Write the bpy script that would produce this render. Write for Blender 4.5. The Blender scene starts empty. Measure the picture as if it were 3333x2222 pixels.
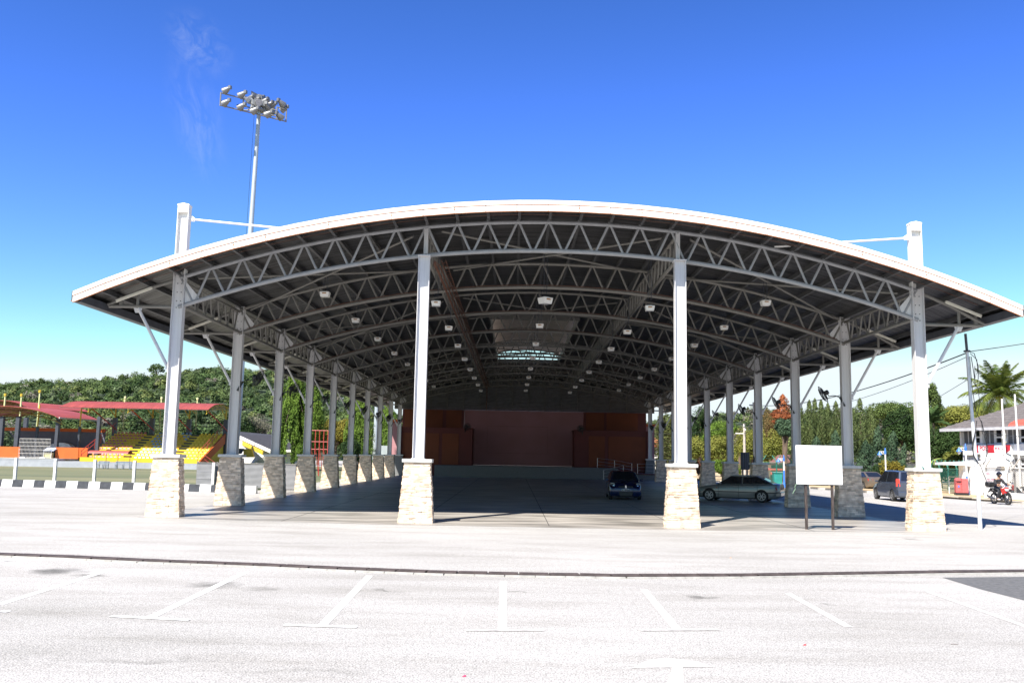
import bpy, math, random
import numpy as np
from mathutils import Matrix, Vector
random.seed(7); rng = np.random.default_rng(7)
sc = bpy.context.scene
COL = sc.collection
PI = math.pi

# ------------------------------------------------------------------ camera
FPX, CP, CY, CR, CH = 2937.0, .1245, -.0041, .0183, 2.005
_cy, _sy = math.cos(CY), math.sin(CY)
FW = np.array([_sy*math.cos(CP), _cy*math.cos(CP), math.sin(CP)])
_rt = np.array([_cy, -_sy, 0.]); _up = np.cross(_rt, FW)
RT = math.cos(CR)*_rt + math.sin(CR)*_up
UP = -math.sin(CR)*_rt + math.cos(CR)*_up
CPOS = np.array([0, 0, CH])
def ray(u, v): return FW + RT*(u-1666.5)/FPX - UP*(v-1111)/FPX
def gz(u, v, z=0.):
    d = ray(u, v); return CPOS + d*((z-CH)/d[2])
def AT(u, v, Y):
    d = ray(u, v); return CPOS + d*(Y/d[1])
def ATP(u, v, P0, n):
    d = ray(u, v); t = np.dot(np.array(P0)-CPOS, n)/np.dot(d, n); return CPOS + d*t
cam = bpy.data.cameras.new('camera'); cam.sensor_width = 36; cam.lens = FPX/3333*36
cam.clip_start = .1; cam.clip_end = 6000
cob = bpy.data.objects.new('camera', cam); COL.objects.link(cob)
cob.matrix_world = Matrix(((RT[0], UP[0], -FW[0], 0), (RT[1], UP[1], -FW[1], 0), (RT[2], UP[2], -FW[2], CH), (0, 0, 0, 1)))
sc.camera = cob

# ------------------------------------------------------------------ light
SUN = Vector((.428, .70, -1.0))
w = bpy.data.worlds.new('World'); sc.world = w; w.use_nodes = True
nt = w.node_tree; bg = nt.nodes['Background']
sky = nt.nodes.new('ShaderNodeTexSky'); sky.sky_type = 'NISHITA'; sky.sun_disc = False
sky.sun_elevation = math.atan2(1.0, math.hypot(.428, .70)); sky.sun_rotation = math.atan2(-.428, -.70)
sky.altitude = 2000; sky.dust_density = 0; sky.ozone_density = 6; sky.air_density = 1
gm = nt.nodes.new('ShaderNodeGamma'); gm.inputs[1].default_value = 1.7
sx = nt.nodes.new('ShaderNodeSeparateColor'); cx_ = nt.nodes.new('ShaderNodeCombineColor'); nt.links.new(sky.outputs[0], sx.inputs[0])
for ch, (pw, k_) in enumerate(((1.0, 1.0), (.853, 1.045), (1.0, 1.0))):
    a_ = nt.nodes.new('ShaderNodeMath'); a_.operation = 'POWER'; a_.inputs[1].default_value = pw; b_ = nt.nodes.new('ShaderNodeMath'); b_.operation = 'MULTIPLY'; b_.inputs[1].default_value = k_
    nt.links.new(sx.outputs[ch], a_.inputs[0]); nt.links.new(a_.outputs[0], b_.inputs[0]); nt.links.new(b_.outputs[0], cx_.inputs[ch])
nt.links.new(cx_.outputs[0], gm.inputs[0]); mn = nt.nodes.new('ShaderNodeVectorMath'); mn.operation = 'MINIMUM'; mn.inputs[1].default_value = (7.5, 8.4, 8.8)
nt.links.new(gm.outputs[0], mn.inputs[0]); # faint high cloud wisps
tg = nt.nodes.new('ShaderNodeTexCoord'); last = mn.outputs[0]
def wisp(u, v, sx_, sz_, amt, tilt):
    global last
    d = ray(u, v); d = d/np.linalg.norm(d)
    mp = nt.nodes.new('ShaderNodeMapping'); mp.vector_type = 'TEXTURE'; mp.inputs['Location'].default_value = tuple(d); mp.inputs['Scale'].default_value = (sx_, 1, sz_); mp.inputs['Rotation'].default_value = (0, tilt, 0)
    nt.links.new(tg.outputs['Generated'], mp.inputs[0])
    ln = nt.nodes.new('ShaderNodeVectorMath'); ln.operation = 'LENGTH'; nt.links.new(mp.outputs[0], ln.inputs[0])
    nz = nt.nodes.new('ShaderNodeTexNoise'); nz.inputs['Scale'].default_value = 2.2; nz.inputs['Detail'].default_value = 8; nz.inputs['Roughness'].default_value = .65; nz.inputs['Distortion'].default_value = .8; nt.links.new(mp.outputs[0], nz.inputs['Vector'])
    r1 = nt.nodes.new('ShaderNodeMapRange'); r1.interpolation_type = 'SMOOTHSTEP'; r1.inputs[1].default_value = 1; r1.inputs[2].default_value = .1; nt.links.new(ln.outputs['Value'], r1.inputs[0])
    r2 = nt.nodes.new('ShaderNodeMapRange'); r2.inputs[1].default_value = .42; r2.inputs[2].default_value = .75; r2.inputs[4].default_value = amt; nt.links.new(nz.outputs['Fac'], r2.inputs[0])
    m_ = nt.nodes.new('ShaderNodeMath'); m_.operation = 'MULTIPLY'; nt.links.new(r1.outputs[0], m_.inputs[0]); nt.links.new(r2.outputs[0], m_.inputs[1])
    x = nt.nodes.new('ShaderNodeMix'); x.data_type = 'RGBA'; nt.links.new(m_.outputs[0], x.inputs[0]); nt.links.new(last, x.inputs[6]); x.inputs[7].default_value = (6.5, 7.2, 8.6, 1); last = x.outputs[2]
wisp(645, 145, .04, .035, .22, .5); wisp(640, 390, .03, .075, .19, -.15)
nt.links.new(last, bg.inputs[0])
bg.inputs[1].default_value = .052
sl = bpy.data.lights.new('sun', 'SUN'); sl.energy = 5; sl.angle = math.radians(.5); sl.color = (1, .945, .86)
so = bpy.data.objects.new('sun', sl); COL.objects.link(so); so.rotation_euler = SUN.to_track_quat('-Z', 'Y').to_euler()
so.location = (-20, -30, 60)
sc.view_settings.view_transform = 'Standard'; sc.view_settings.look = 'None'; sc.view_settings.exposure = 1.2
sc.view_settings.gamma = 1

# ------------------------------------------------------------------ materials
MATS = {}
def M(name, c, r=.6, metal=0., var=.15, scale=3., bump=0., bscale=25., island=0., stretch=(1, 1, 1), c2=None, spec=.5, trans=0.):
    if name in MATS: return MATS[name]
    m = bpy.data.materials.new(name); m.use_nodes = True
    n = m.node_tree; L = n.links; p = n.nodes['Principled BSDF']
    p.inputs['Roughness'].default_value = r; p.inputs['Metallic'].default_value = metal
    p.inputs['Specular IOR Level'].default_value = spec
    tc = n.nodes.new('ShaderNodeTexCoord'); mp = n.nodes.new('ShaderNodeMapping'); mp.inputs['Scale'].default_value = stretch
    L.new(tc.outputs['Object'], mp.inputs['Vector'])
    nz = n.nodes.new('ShaderNodeTexNoise'); nz.inputs['Scale'].default_value = scale; nz.inputs['Detail'].default_value = 6
    L.new(mp.outputs[0], nz.inputs['Vector'])
    rp = n.nodes.new('ShaderNodeValToRGB'); rp.color_ramp.elements[0].position = .3; rp.color_ramp.elements[1].position = .7
    a = c; b = c2 or c
    rp.color_ramp.elements[0].color = (*[max(0, x*(1-var)) for x in a], 1)
    rp.color_ramp.elements[1].color = (*[min(1, x*(1+var)) for x in b], 1)
    L.new(nz.outputs['Fac'], rp.inputs[0]); out = rp.outputs[0]
    if island:
        g = n.nodes.new('ShaderNodeNewGeometry'); mr = n.nodes.new('ShaderNodeMapRange')
        mr.inputs[3].default_value = 1-island; mr.inputs[4].default_value = 1+island
        L.new(g.outputs['Random Per Island'], mr.inputs[0])
        mx = n.nodes.new('ShaderNodeMix'); mx.data_type = 'RGBA'; mx.blend_type = 'MULTIPLY'; mx.inputs[0].default_value = 1
        L.new(out, mx.inputs[6]); L.new(mr.outputs[0], mx.inputs[7]); out = mx.outputs[2]
    L.new(out, p.inputs['Base Color'])
    if bump:
        nb = n.nodes.new('ShaderNodeTexNoise'); nb.inputs['Scale'].default_value = bscale; nb.inputs['Detail'].default_value = 5
        L.new(mp.outputs[0], nb.inputs['Vector'])
        bp = n.nodes.new('ShaderNodeBump'); bp.inputs['Strength'].default_value = bump; bp.inputs['Distance'].default_value = .03
        L.new(nb.outputs['Fac'], bp.inputs['Height']); L.new(bp.outputs[0], p.inputs['Normal'])
    if trans:
        tr = n.nodes.new('ShaderNodeBsdfTranslucent'); ms = n.nodes.new('ShaderNodeMixShader'); ms.inputs[0].default_value = trans
        L.new(out, tr.inputs[0]); L.new(p.outputs[0], ms.inputs[1]); L.new(tr.outputs[0], ms.inputs[2])
        L.new(ms.outputs[0], n.nodes['Material Output'].inputs[0])
    MATS[name] = m; return m
def leafmat(name, c, c2=None, island=.35, scale=.5):
    return M(name, c, r=.75, var=.25, scale=scale, island=island, c2=c2, spec=.12, trans=.3)

# ------------------------------------------------------------------ objects
def props(o, label=None, cat=None, group=None, kind=None):
    if label: o['label'] = label
    if cat: o['category'] = cat
    if group: o['group'] = group
    if kind: o['kind'] = kind
    return o
def thing(name, label, cat, loc=(0, 0, 0), rz=0., group=None, kind=None):
    o = bpy.data.objects.new(name, None); COL.objects.link(o); o.empty_display_size = .3
    o.location = tuple(float(x) for x in loc); o.rotation_euler = (0, 0, rz)
    return props(o, label, cat, group, kind)
def link(name, me, parent=None, loc=(0, 0, 0), rot=(0, 0, 0)):
    o = bpy.data.objects.new(name, me); COL.objects.link(o); o.parent = parent
    o.location = tuple(float(x) for x in loc); o.rotation_euler = rot; return o
def copy_tree(o, parent=None):
    c = o.copy(); COL.objects.link(c); c.parent = parent
    for ch in list(o.children): copy_tree(ch, c)
    return c
ORD = 'first second third fourth fifth sixth seventh eighth ninth tenth eleventh twelfth thirteenth fourteenth fifteenth sixteenth seventeenth eighteenth nineteenth twentieth'.split()
def ordw(i):
    if i < 20: return ORD[i]
    t = ['twenty', 'thirty', 'forty'][i//10-2] if i % 10 != 9 else None
    base = {2: 'twenty', 3: 'thirty', 4: 'forty'}[(i+1)//10]
    u = (i+1) % 10
    return {2: 'twentieth', 3: 'thirtieth', 4: 'fortieth'}[(i+1)//10] if u == 0 else base+'-'+ORD[u-1]

def frame(d, up=None):
    d = np.array(d, float); d = d/np.linalg.norm(d)
    a = np.array(up, float) if up is not None else (np.array([0, 0, 1.]) if abs(d[2]) < .95 else np.array([1., 0, 0]))
    s = np.cross(d, a); s /= np.linalg.norm(s); t = np.cross(s, d); return d, s, t
class MB:
    def __init__(s): s.v = []; s.f = []; s.mi = []; s.m = 0
    def add(s, vs, fs):
        k = len(s.v); s.v += [tuple(float(c) for c in v) for v in vs]
        for f in fs: s.f.append(tuple(i+k for i in f)); s.mi.append(s.m)
        return s
    def quad(s, *p): return s.add(p, [tuple(range(len(p)))])
    def box(s, x0, x1, y0, y1, z0, z1):
        return s.add([(x0, y0, z0), (x1, y0, z0), (x1, y1, z0), (x0, y1, z0), (x0, y0, z1), (x1, y0, z1), (x1, y1, z1), (x0, y1, z1)],
                     [(3, 2, 1, 0), (4, 5, 6, 7), (0, 1, 5, 4), (1, 2, 6, 5), (2, 3, 7, 6), (3, 0, 4, 7)])
    def bar(s, p0, p1, wd, ht, up=None):
        p0 = np.array(p0, float); p1 = np.array(p1, float); d, a, b = frame(p1-p0, up); a = a*wd/2; b = b*ht/2
        return s.add([p0-a-b, p0+a-b, p0+a+b, p0-a+b, p1-a-b, p1+a-b, p1+a+b, p1-a+b],
                     [(0, 1, 2, 3), (7, 6, 5, 4), (0, 4, 5, 1), (1, 5, 6, 2), (2, 6, 7, 3), (3, 7, 4, 0)])
    def tube(s, pts, r, n=8, caps=True, closed=False):
        pts = [np.array(p, float) for p in pts]; m = len(pts); rs = r if hasattr(r, '__len__') else [r]*m
        vs = []; prev = None
        for i, p in enumerate(pts):
            if closed: d = pts[(i+1) % m]-pts[i-1]
            else: d = pts[min(i+1, m-1)]-pts[max(i-1, 0)]
            d = d/np.linalg.norm(d)
            if prev is None: _, a, b = frame(d)
            else:
                a = prev-d*np.dot(prev, d); a /= np.linalg.norm(a); b = np.cross(a, d)*-1
                b = np.cross(d, a)
            prev = a
            b = np.cross(d, a)
            for k in range(n):
                t = 2*PI*k/n; vs.append(p+rs[i]*(math.cos(t)*a+math.sin(t)*b))
        fs = []
        for i in range(m if closed else m-1):
            j = (i+1) % m
            for k in range(n): fs.append((i*n+k, i*n+(k+1) % n, j*n+(k+1) % n, j*n+k))
        if caps and not closed: fs.append(tuple(reversed(range(n)))); fs.append(tuple(range((m-1)*n, m*n)))
        return s.add(vs, fs)
    def lathe(s, prof, n=20, c=(0, 0, 0), ax=(0, 0, 1)):
        d, a, b = frame(ax); c = np.array(c, float); vs = []; m = len(prof)
        for r, h in prof:
            for k in range(n):
                t = 2*PI*k/n; vs.append(c+d*h+max(r, 1e-4)*(math.cos(t)*a+math.sin(t)*b))
        fs = [(i*n+k, i*n+(k+1) % n, (i+1)*n+(k+1) % n, (i+1)*n+k) for i in range(m-1) for k in range(n)]
        fs = [tuple(reversed(f)) for f in fs]
        fs.append(tuple(range(n))); fs.append(tuple(reversed(range((m-1)*n, m*n))))
        return s.add(vs, fs)
    def prism(s, poly, vec):
        n = len(poly); vec = np.array(vec, float); P = [np.array(p, float) for p in poly]
        return s.add(P+[p+vec for p in P], [tuple(reversed(range(n))), tuple(range(n, 2*n))]+[(i, (i+1) % n, n+(i+1) % n, n+i) for i in range(n)])
    def ell(s, c, r, n=12, m=8):
        prof = [(math.sin(PI*i/m), -math.cos(PI*i/m)) for i in range(m+1)]; k = len(s.v); s.lathe(prof, n)
        for i in range(k, len(s.v)):
            x, y, z = s.v[i]; s.v[i] = (c[0]+x*r[0], c[1]+y*r[1], c[2]+z*r[2])
        return s
    def mesh(s, name, mats, smooth=False):
        me = bpy.data.meshes.new(name); me.from_pydata(s.v, [], s.f)
        for m in (mats if isinstance(mats, (list, tuple)) else [mats]): me.materials.append(m)
        me.polygons.foreach_set('material_index', s.mi)
        if smooth: me.polygons.foreach_set('use_smooth', [True]*len(s.f))
        me.update(); return me
    def build(s, name, mats, parent=None, world=False, smooth=False, loc=(0, 0, 0)):
        o = link(name, s.mesh(name, mats, smooth), parent, loc)
        if world and parent is not None: o.location = -Vector(parent.location)
        if smooth and hasattr(o.data, 'set_sharp_from_angle'): o.data.set_sharp_from_angle(angle=math.radians(40))
        return o
def text_mesh(s, size, ext=.003, bold=0.):
    cu = bpy.data.curves.new('lettering', 'FONT'); cu.body = s; cu.size = size; cu.extrude = ext; cu.offset = bold
    cu.align_x = 'CENTER'; cu.align_y = 'CENTER'
    o = bpy.data.objects.new('lettering', cu); COL.objects.link(o); bpy.context.view_layer.update()
    me = bpy.data.meshes.new_from_object(o.evaluated_get(bpy.context.evaluated_depsgraph_get()))
    bpy.data.objects.remove(o); return me
def evaluated(o):
    bpy.context.view_layer.update()
    return bpy.data.meshes.new_from_object(o.evaluated_get(bpy.context.evaluated_depsgraph_get()))
def struct(name, mb, mats): return props(mb.build(name, mats), kind='structure')

# palette
mSteel = M('truss_steel', (.18, .173, .158), .5, var=.08, scale=6)
mCol = M('column_paint', (.62, .61, .61), .45, var=.10, scale=2.5, stretch=(6, 6, .35))
mWhite = M('white_paint', (.78, .77, .74), .5, var=.05)
mCap = M('cap_concrete', (.58, .57, .54), .7, var=.12, scale=8)
mStone = M('ledge_stone', (.61, .455, .325), .85, var=.18, scale=5, island=.28, bump=.35, bscale=30, c2=(.76, .635, .50))
mAgg = M('aggregate', (.165, .17, .17), .8, var=.5, scale=60)
mDark = M('dark_steel', (.05, .055, .07), .5, var=.2)
mBlack = M('black_plastic', (.015, .015, .016), .45, var=.2)
mRubber = M('rubber', (.018, .018, .018), .8, var=.2)
mGlass = M('dark_glass', (.012, .014, .018), .06, var=.05, spec=.8)
mChrome = M('chrome', (.7, .7, .72), .2, 1., var=.03)
mRed = M('red_roof', (.36, .07, .06), .55, var=.22, scale=2.)
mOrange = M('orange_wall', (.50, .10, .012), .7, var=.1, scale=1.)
mBark = M('bark', (.12, .085, .06), .9, var=.35, scale=4, bump=.6, bscale=12, stretch=(1, 1, .3))
# ------------------------------------------------------------------ ground
def ground_mat():
    m = bpy.data.materials.new('worn_asphalt'); m.use_nodes = True; n = m.node_tree; L = n.links; p = n.nodes['Principled BSDF']
    tc = n.nodes.new('ShaderNodeTexCoord')
    def noise(sc_, det, vec=None, rough=.5):
        z = n.nodes.new('ShaderNodeTexNoise'); z.inputs['Scale'].default_value = sc_; z.inputs['Detail'].default_value = det; z.inputs['Roughness'].default_value = rough
        L.new(vec or tc.outputs['Object'], z.inputs['Vector']); return z.outputs['Fac']
    def ramp(f, a, b, ca, cb):
        r = n.nodes.new('ShaderNodeValToRGB'); r.color_ramp.elements[0].position = a; r.color_ramp.elements[1].position = b
        r.color_ramp.elements[0].color = (*ca, 1); r.color_ramp.elements[1].color = (*cb, 1); L.new(f, r.inputs[0]); return r.outputs[0]
    def mul(a, b):
        x = n.nodes.new('ShaderNodeMix'); x.data_type = 'RGBA'; x.blend_type = 'MULTIPLY'; x.inputs[0].default_value = 1
        L.new(a, x.inputs[6]); L.new(b, x.inputs[7]); return x.outputs[2]
    mp = n.nodes.new('ShaderNodeMapping'); mp.inputs['Scale'].default_value = (.25, 1, 1); L.new(tc.outputs['Object'], mp.inputs[0])
    c = ramp(noise(.16, 6), .3, .72, (.40, .387, .363), (.49, .474, .447))
    c = mul(c, ramp(noise(55, 3), .32, .6, (.42, .42, .42), (1.08, 1.08, 1.08)))
    c = mul(c, ramp(noise(14, 5), .3, .6, (.84, .84, .84), (1.03, 1.03, 1.03)))
    c = mul(c, ramp(noise(1.3, 7, mp.outputs[0], .65), .28, .55, (.78, .77, .75), (1.0, 1.0, 1.0)))
    for u, v, rx, ry, s in STAINS:
        q = gz(u*1.4171, v*1.4171); sub = n.nodes.new('ShaderNodeMapping'); sub.vector_type = 'TEXTURE'
        sub.inputs['Location'].default_value = (q[0], q[1], 0); sub.inputs['Scale'].default_value = (rx, ry, 1000)
        wob = n.nodes.new('ShaderNodeVectorMath'); wob.operation = 'ADD'
        nz = n.nodes.new('ShaderNodeTexNoise'); nz.inputs['Scale'].default_value = 2.5; nz.inputs['Detail'].default_value = 4; L.new(tc.outputs['Object'], nz.inputs['Vector'])
        s1 = n.nodes.new('ShaderNodeVectorMath'); s1.operation = 'SUBTRACT'; s1.inputs[1].default_value = (.5, .5, .5); L.new(nz.outputs['Color'], s1.inputs[0])
        s2 = n.nodes.new('ShaderNodeVectorMath'); s2.operation = 'SCALE'; s2.inputs['Scale'].default_value = .9; L.new(s1.outputs[0], s2.inputs[0])
        L.new(tc.outputs['Object'], wob.inputs[0]); L.new(s2.outputs[0], wob.inputs[1]); L.new(wob.outputs[0], sub.inputs[0])
        ln = n.nodes.new('ShaderNodeVectorMath'); ln.operation = 'LENGTH'; L.new(sub.outputs[0], ln.inputs[0])
        c = mul(c, ramp(ln.outputs['Value'], .15, 1.1, (s, s, s*.99), (1, 1, 1)))
    L.new(c, p.inputs['Base Color']); p.inputs['Roughness'].default_value = .9; p.inputs['Specular IOR Level'].default_value = .2
    b = n.nodes.new('ShaderNodeBump'); b.inputs['Strength'].default_value = .5; b.inputs['Distance'].default_value = .02
    L.new(noise(60, 4), b.inputs['Height']); L.new(b.outputs[0], p.inputs['Normal'])
    return m
STAINS = [(125, 1312, .55, .45, .35), (205, 1322, .4, .2, .55), (500, 1343, .55, .35, .5), (600, 1352, .3, .3, .7), (1605, 1371, .25, .16, .5), (1190, 1358, .25, .08, .6), (880, 1355, .3, .07, .55), (1895, 1388, .2, .1, .6), (2095, 1238, .3, .3, .5), (330, 1515, .8, .2, .75), (700, 1540, .9, .2, .8), (120, 1400, 1.6, 1.2, .86), (330, 1470, 1.8, .9, .88), (60, 1500, 1.2, .5, .85), (150, 1180, 3.5, 1.5, .86), (420, 1215, 2.5, .6, .88), (620, 1245, 2.0, .4, .88)]
struct('ground', MB().quad((-1500, -60, 0), (1500, -60, 0), (1500, 3000, 0), (-1500, 3000, 0)), ground_mat())
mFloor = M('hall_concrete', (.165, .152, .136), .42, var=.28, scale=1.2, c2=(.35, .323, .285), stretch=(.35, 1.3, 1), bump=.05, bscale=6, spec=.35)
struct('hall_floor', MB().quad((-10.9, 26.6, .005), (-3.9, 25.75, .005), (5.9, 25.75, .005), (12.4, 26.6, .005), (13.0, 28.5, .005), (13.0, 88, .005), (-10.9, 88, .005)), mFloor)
mb = MB()
for y in (33.2, 39.2, 45.2, 51.2, 57.2, 63.2, 69.2): mb.box(-11.2, 12.6, y-.012, y+.012, .006, .009)
for x in (-6.6, -2.8, 1.05, 4.9, 8.6): mb.box(x-.012, x+.012, 26.2, 78, .006, .0085)
struct('floor_joint', mb, M('joint_filler', (.06, .057, .053), .8))
mb = MB().quad((-140, 45.4, .004), (-25.5, 45.2, .004), (-13.0, 43.3, .004), (-12.6, 47, .004), (-12.6, 120, .004), (-140, 120, .004))
struct('sports_field', mb, M('dry_grass', (.085, .115, .045), .95, var=.25, scale=.12, c2=(.15, .14, .075), stretch=(.25, 1, 1), bump=.3, bscale=8))
mb = MB().quad((26.9, 40, .10), (60, 40, .10), (60, 200, .10), (14, 200, .10), (14, 92, .10), (22.9, 58, .10))
struct('verge', mb, M('dry_verge', (.30, .20, .10), .95, var=.3, scale=.5, c2=(.42, .33, .20), bump=.3, bscale=10))
struct('asphalt_patch', MB().quad(*[tuple(gz(u*1.4171, v*1.4171)[:2])+(.004,) for u, v in ((2165, 1326), (2360, 1324), (2760, 1328), (2800, 1470), (2520, 1425), (2352, 1378), (2250, 1352))]), M('new_asphalt', (.10, .10, .10), .9, var=.3, scale=12, bump=.4, bscale=60))
# left kerb, painted black and white
mKw = M('kerb_white', (.74, .74, .72), .7, var=.1, scale=5); mKb = M('kerb_black', (.03, .033, .04), .6, var=.4, scale=5)
P = [np.array(p) for p in ((-60., 48.5), (-25.2, 44.75), (-21.3, 44.1), (-17.7, 43.6), (-14.1, 42.75), (-11.9, 42.2))]
mb = MB(); acc = 0; k = 0
seg = np.cumsum([0]+[np.linalg.norm(P[i+1]-P[i]) for i in range(len(P)-1)])
def along(t):
    i = min(max(int(np.searchsorted(seg, t)-1), 0), len(P)-2); return P[i]+(P[i+1]-P[i])*(t-seg[i])/(seg[i+1]-seg[i])
t = 0
while t < seg[-1]-.3:
    a, b = along(t), along(min(t+.58, seg[-1])); mb.m = k % 2
    d = (b-a)/np.linalg.norm(b-a); nn = np.array([-d[1], d[0]])
    mb.add([(*a, 0), (*b, 0), (*(b+nn*.22), 0), (*(a+nn*.22), 0), (*(a+nn*.05), .34), (*(b+nn*.05), .34), (*(b+nn*.2), .34), (*(a+nn*.2), .34)], [(0, 1, 5, 4), (1, 2, 6, 5), (2, 3, 7, 6), (3, 0, 4, 7), (4, 5, 6, 7)])
    t += .585; k += 1
struct('painted_kerb', mb, [mKw, mKb])
mb = MB(); K = [(14.2, 92), (22.5, 58), (24.65, 52.0), (25.24, 48.7), (25.66, 46.0), (26.5, 40)]
for a, b in zip(K[:-1], K[1:]):
    nseg = max(1, int(math.dist(a, b)/.9))
    for i in range(nseg):
        p0 = np.array(a)+(np.array(b)-np.array(a))*i/nseg; p1 = np.array(a)+(np.array(b)-np.array(a))*(i+1)/nseg
        mb.m = i % 2; mb.bar((*p0, .06), (*p1, .06), .18, .14)
struct('road_kerb', mb, [M('kerb_stone', (.5, .47, .42), .8, var=.25, scale=4), M('kerb_grime', (.13, .12, .11), .8, var=.5, scale=4)])
# parking bay markings
mLine = M('line_paint', (.74, .735, .71), .7, var=.12, scale=9)
mWorn = M('worn_line_paint', (.40, .384, .36), .85, var=.2, scale=14, c2=(.49, .472, .445))
def pq(u, v): return gz(u*1.4171, v*1.4171)[:2]
for a, b, wd in [((0, 1387), (262, 1305), .11), ((340, 1420), (563, 1314), .11), ((738, 1438), (848, 1322), .11), ((1154, 1448), (1156, 1334), .11), ((1556, 1446), (1478, 1352), .11), ((1950, 1440), (1810, 1362), .11), ((2362, 1440), (2130, 1358), .10),
                 ((255, 1415), (435, 1424), .10), ((652, 1435), (820, 1440), .10), ((1070, 1447), (1250, 1447), .10), ((1470, 1447), (1650, 1446), .1), ((0, 1404), (20, 1405), .1), ((0, 1289), (30, 1286), .08)]:
    zl = .0075 if abs(a[1]-b[1]) < 12 else .004
    a, b = pq(*a), pq(*b); d = (b-a)/np.linalg.norm(b-a); nn = np.array([-d[1], d[0]])*wd/2
    mL_ = mLine if a[0] < -.9 else mWorn
    struct('parking_line', MB().quad((*(a-nn), zl), (*(b-nn), zl), (*(b+nn), zl), (*(a+nn), zl)), mL_)
pts = [(1528, 1578), (1545, 1532), (1450, 1534), (1490, 1515), (1528, 1510), (1600, 1518), (1640, 1532), (1568, 1532), (1572, 1578)]
struct('arrow_marking', MB().quad(*[(*pq(*p), .004) for p in reversed(pts)]), mWorn)
# drain covers
DR = [(-14, 1275), (0, 1275.5), (150, 1281), (340, 1290), (470, 1295), (600, 1300), (850, 1311), (1010, 1317), (1176, 1321), (1430, 1325), (1700, 1324), (2000, 1319), (2180, 1316), (2372, 1314)]
D = [np.array(pq(*p)) for p in DR]
seg2 = np.cumsum([0]+[np.linalg.norm(D[i+1]-D[i]) for i in range(len(D)-1)])
def dal(t):
    i = min(max(int(np.searchsorted(seg2, t)-1), 0), len(D)-2); return D[i]+(D[i+1]-D[i])*(t-seg2[i])/(seg2[i+1]-seg2[i])
mCover = M('drain_iron', (.06, .045, .042), .75, var=.4, scale=9); mGrout = M('drain_edge', (.36, .35, .32), .85, var=.2, scale=8)
mb = MB(); tt = 0
while tt < seg2[-1]-.5:
    a, b = dal(tt), dal(tt+.49); d = (b-a)/np.linalg.norm(b-a); nn = np.array([-d[1], d[0]])
    for o_ in (-.165, .165): mb.bar((*(a+nn*o_), .010), (*(b+nn*o_), .010), .06, .03)
    tt += .5
struct('drain_edge', mb, mGrout)
cover = MB()
for i in range(7): cover.box(-.245, .245, -.12+i*.034, -.12+i*.034+.028, .018, .046)
for x in (-.245, -.012, .221): cover.box(x, x+.024, -.122, .122, .012, .042)
cover_me = cover.mesh('drain_cover', mCover)
tt = .25; i = 0
while tt < seg2[-1]-.3:
    c = dal(tt); d = dal(tt+.1)-dal(tt-.1); o = link('drain_cover', cover_me, None, (c[0], c[1], 0), (0, 0, math.atan2(d[1], d[0])+random.uniform(-.07, .07)))
    props(o, f'dark iron drain cover, {ordw(i)} from the left along the drain', 'drain cover', 'drain covers across the parking lot')
    tt += .512; i += 1
# litter
for (u, v, c, nm, lb) in [(1848, 1481, (.5, .03, .04), 'scrap of red litter on the pale asphalt, lower right', 0), (1066, 1553, (.5, .03, .1), 'small pink scrap of litter near the bottom edge', 0), (2192, 1480, (.08, .05, .04), 'dry brown twig lying on the pale asphalt', 0), (1678, 1281, (.6, .3, .1), 'dry orange leaf beyond the drain on the asphalt', 0)]:
    q = pq(u, v); mb = MB()
    if 'twig' in nm: mb.tube([(-.08, .02, .012), (-.02, .0, .02), (.05, -.01, .012), (.1, -.03, .012)], [.006, .007, .005, .002], 5)
    else: mb.add([(-.05, -.03, .006), (.03, -.04, .01), (.05, .02, .025), (-.01, .05, .008), (0, 0, .03)], [(0, 1, 4), (1, 2, 4), (2, 3, 4), (3, 0, 4)])
    mb.v = [(x*.42, y*.42, z*.5) for x, y, z in mb.v]
    o = mb.build('twig' if 'twig' in nm else ('dry_leaf' if 'leaf' in nm else 'litter'), M('litter_'+str(u), c, .7), None, loc=(q[0], q[1], 0)); props(o, nm, 'twig' if 'twig' in nm else 'leaf' if 'leaf' in nm else 'litter')
# ------------------------------------------------------------------ the open hall
XL, XR, XC, X2, X3, D0, BAY, NB, RR = -10.28, 12.18, .95, -2.8, 4.91, 27.2, 6.0, 10, 33.5
YF, YE = 25.5, 87.0
XE0, XE1 = -12.75, 14.5
def arc(z0, x): return z0-(RR-math.sqrt(RR*RR-(x-XC)**2))
HL = Vector((.95, 54, 0))
hall = thing('open_hall', 'large open-sided steel hall with arched roof on stone-clad column bases', 'hall', HL)
def part(mb, name, mats, smooth=False): return mb.build(name, mats, hall, True, smooth)
# roof sheet with the hole under the raised vent
VX0, VX1, VY0, VY1 = -1.4, 3.35, 47.0, 69.6
def sheet(z0, y0=YF+.03):
    mb = MB(); xs = sorted(set(list(np.linspace(XE0, XE1, 56))+[VX0, VX1])); ys = [y0]+list(np.arange(27.2, VY0, 2.2))+[VY0]+list(np.arange(49, VY1, 3))+[VY1]+list(np.arange(71, YE, 3))+[YE]
    idx = {}
    def vid(i, j):
        if (i, j) not in idx: idx[(i, j)] = len(mb.v); mb.v.append((xs[i], ys[j], arc(z0, xs[i])))
        return idx[(i, j)]
    for i in range(len(xs)-1):
        for j in range(len(ys)-1):
            xm, ym = (xs[i]+xs[i+1])/2, (ys[j]+ys[j+1])/2
            if VX0 < xm < VX1 and VY0 < ym < VY1: continue
            mb.f.append((vid(i, j), vid(i+1, j), vid(i+1, j+1), vid(i, j+1))); mb.mi.append(0)
    return mb
rs = part(sheet(9.36), 'roof_sheet', M('roof_top', (.30, .25, .21), .6, var=.15))
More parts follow.
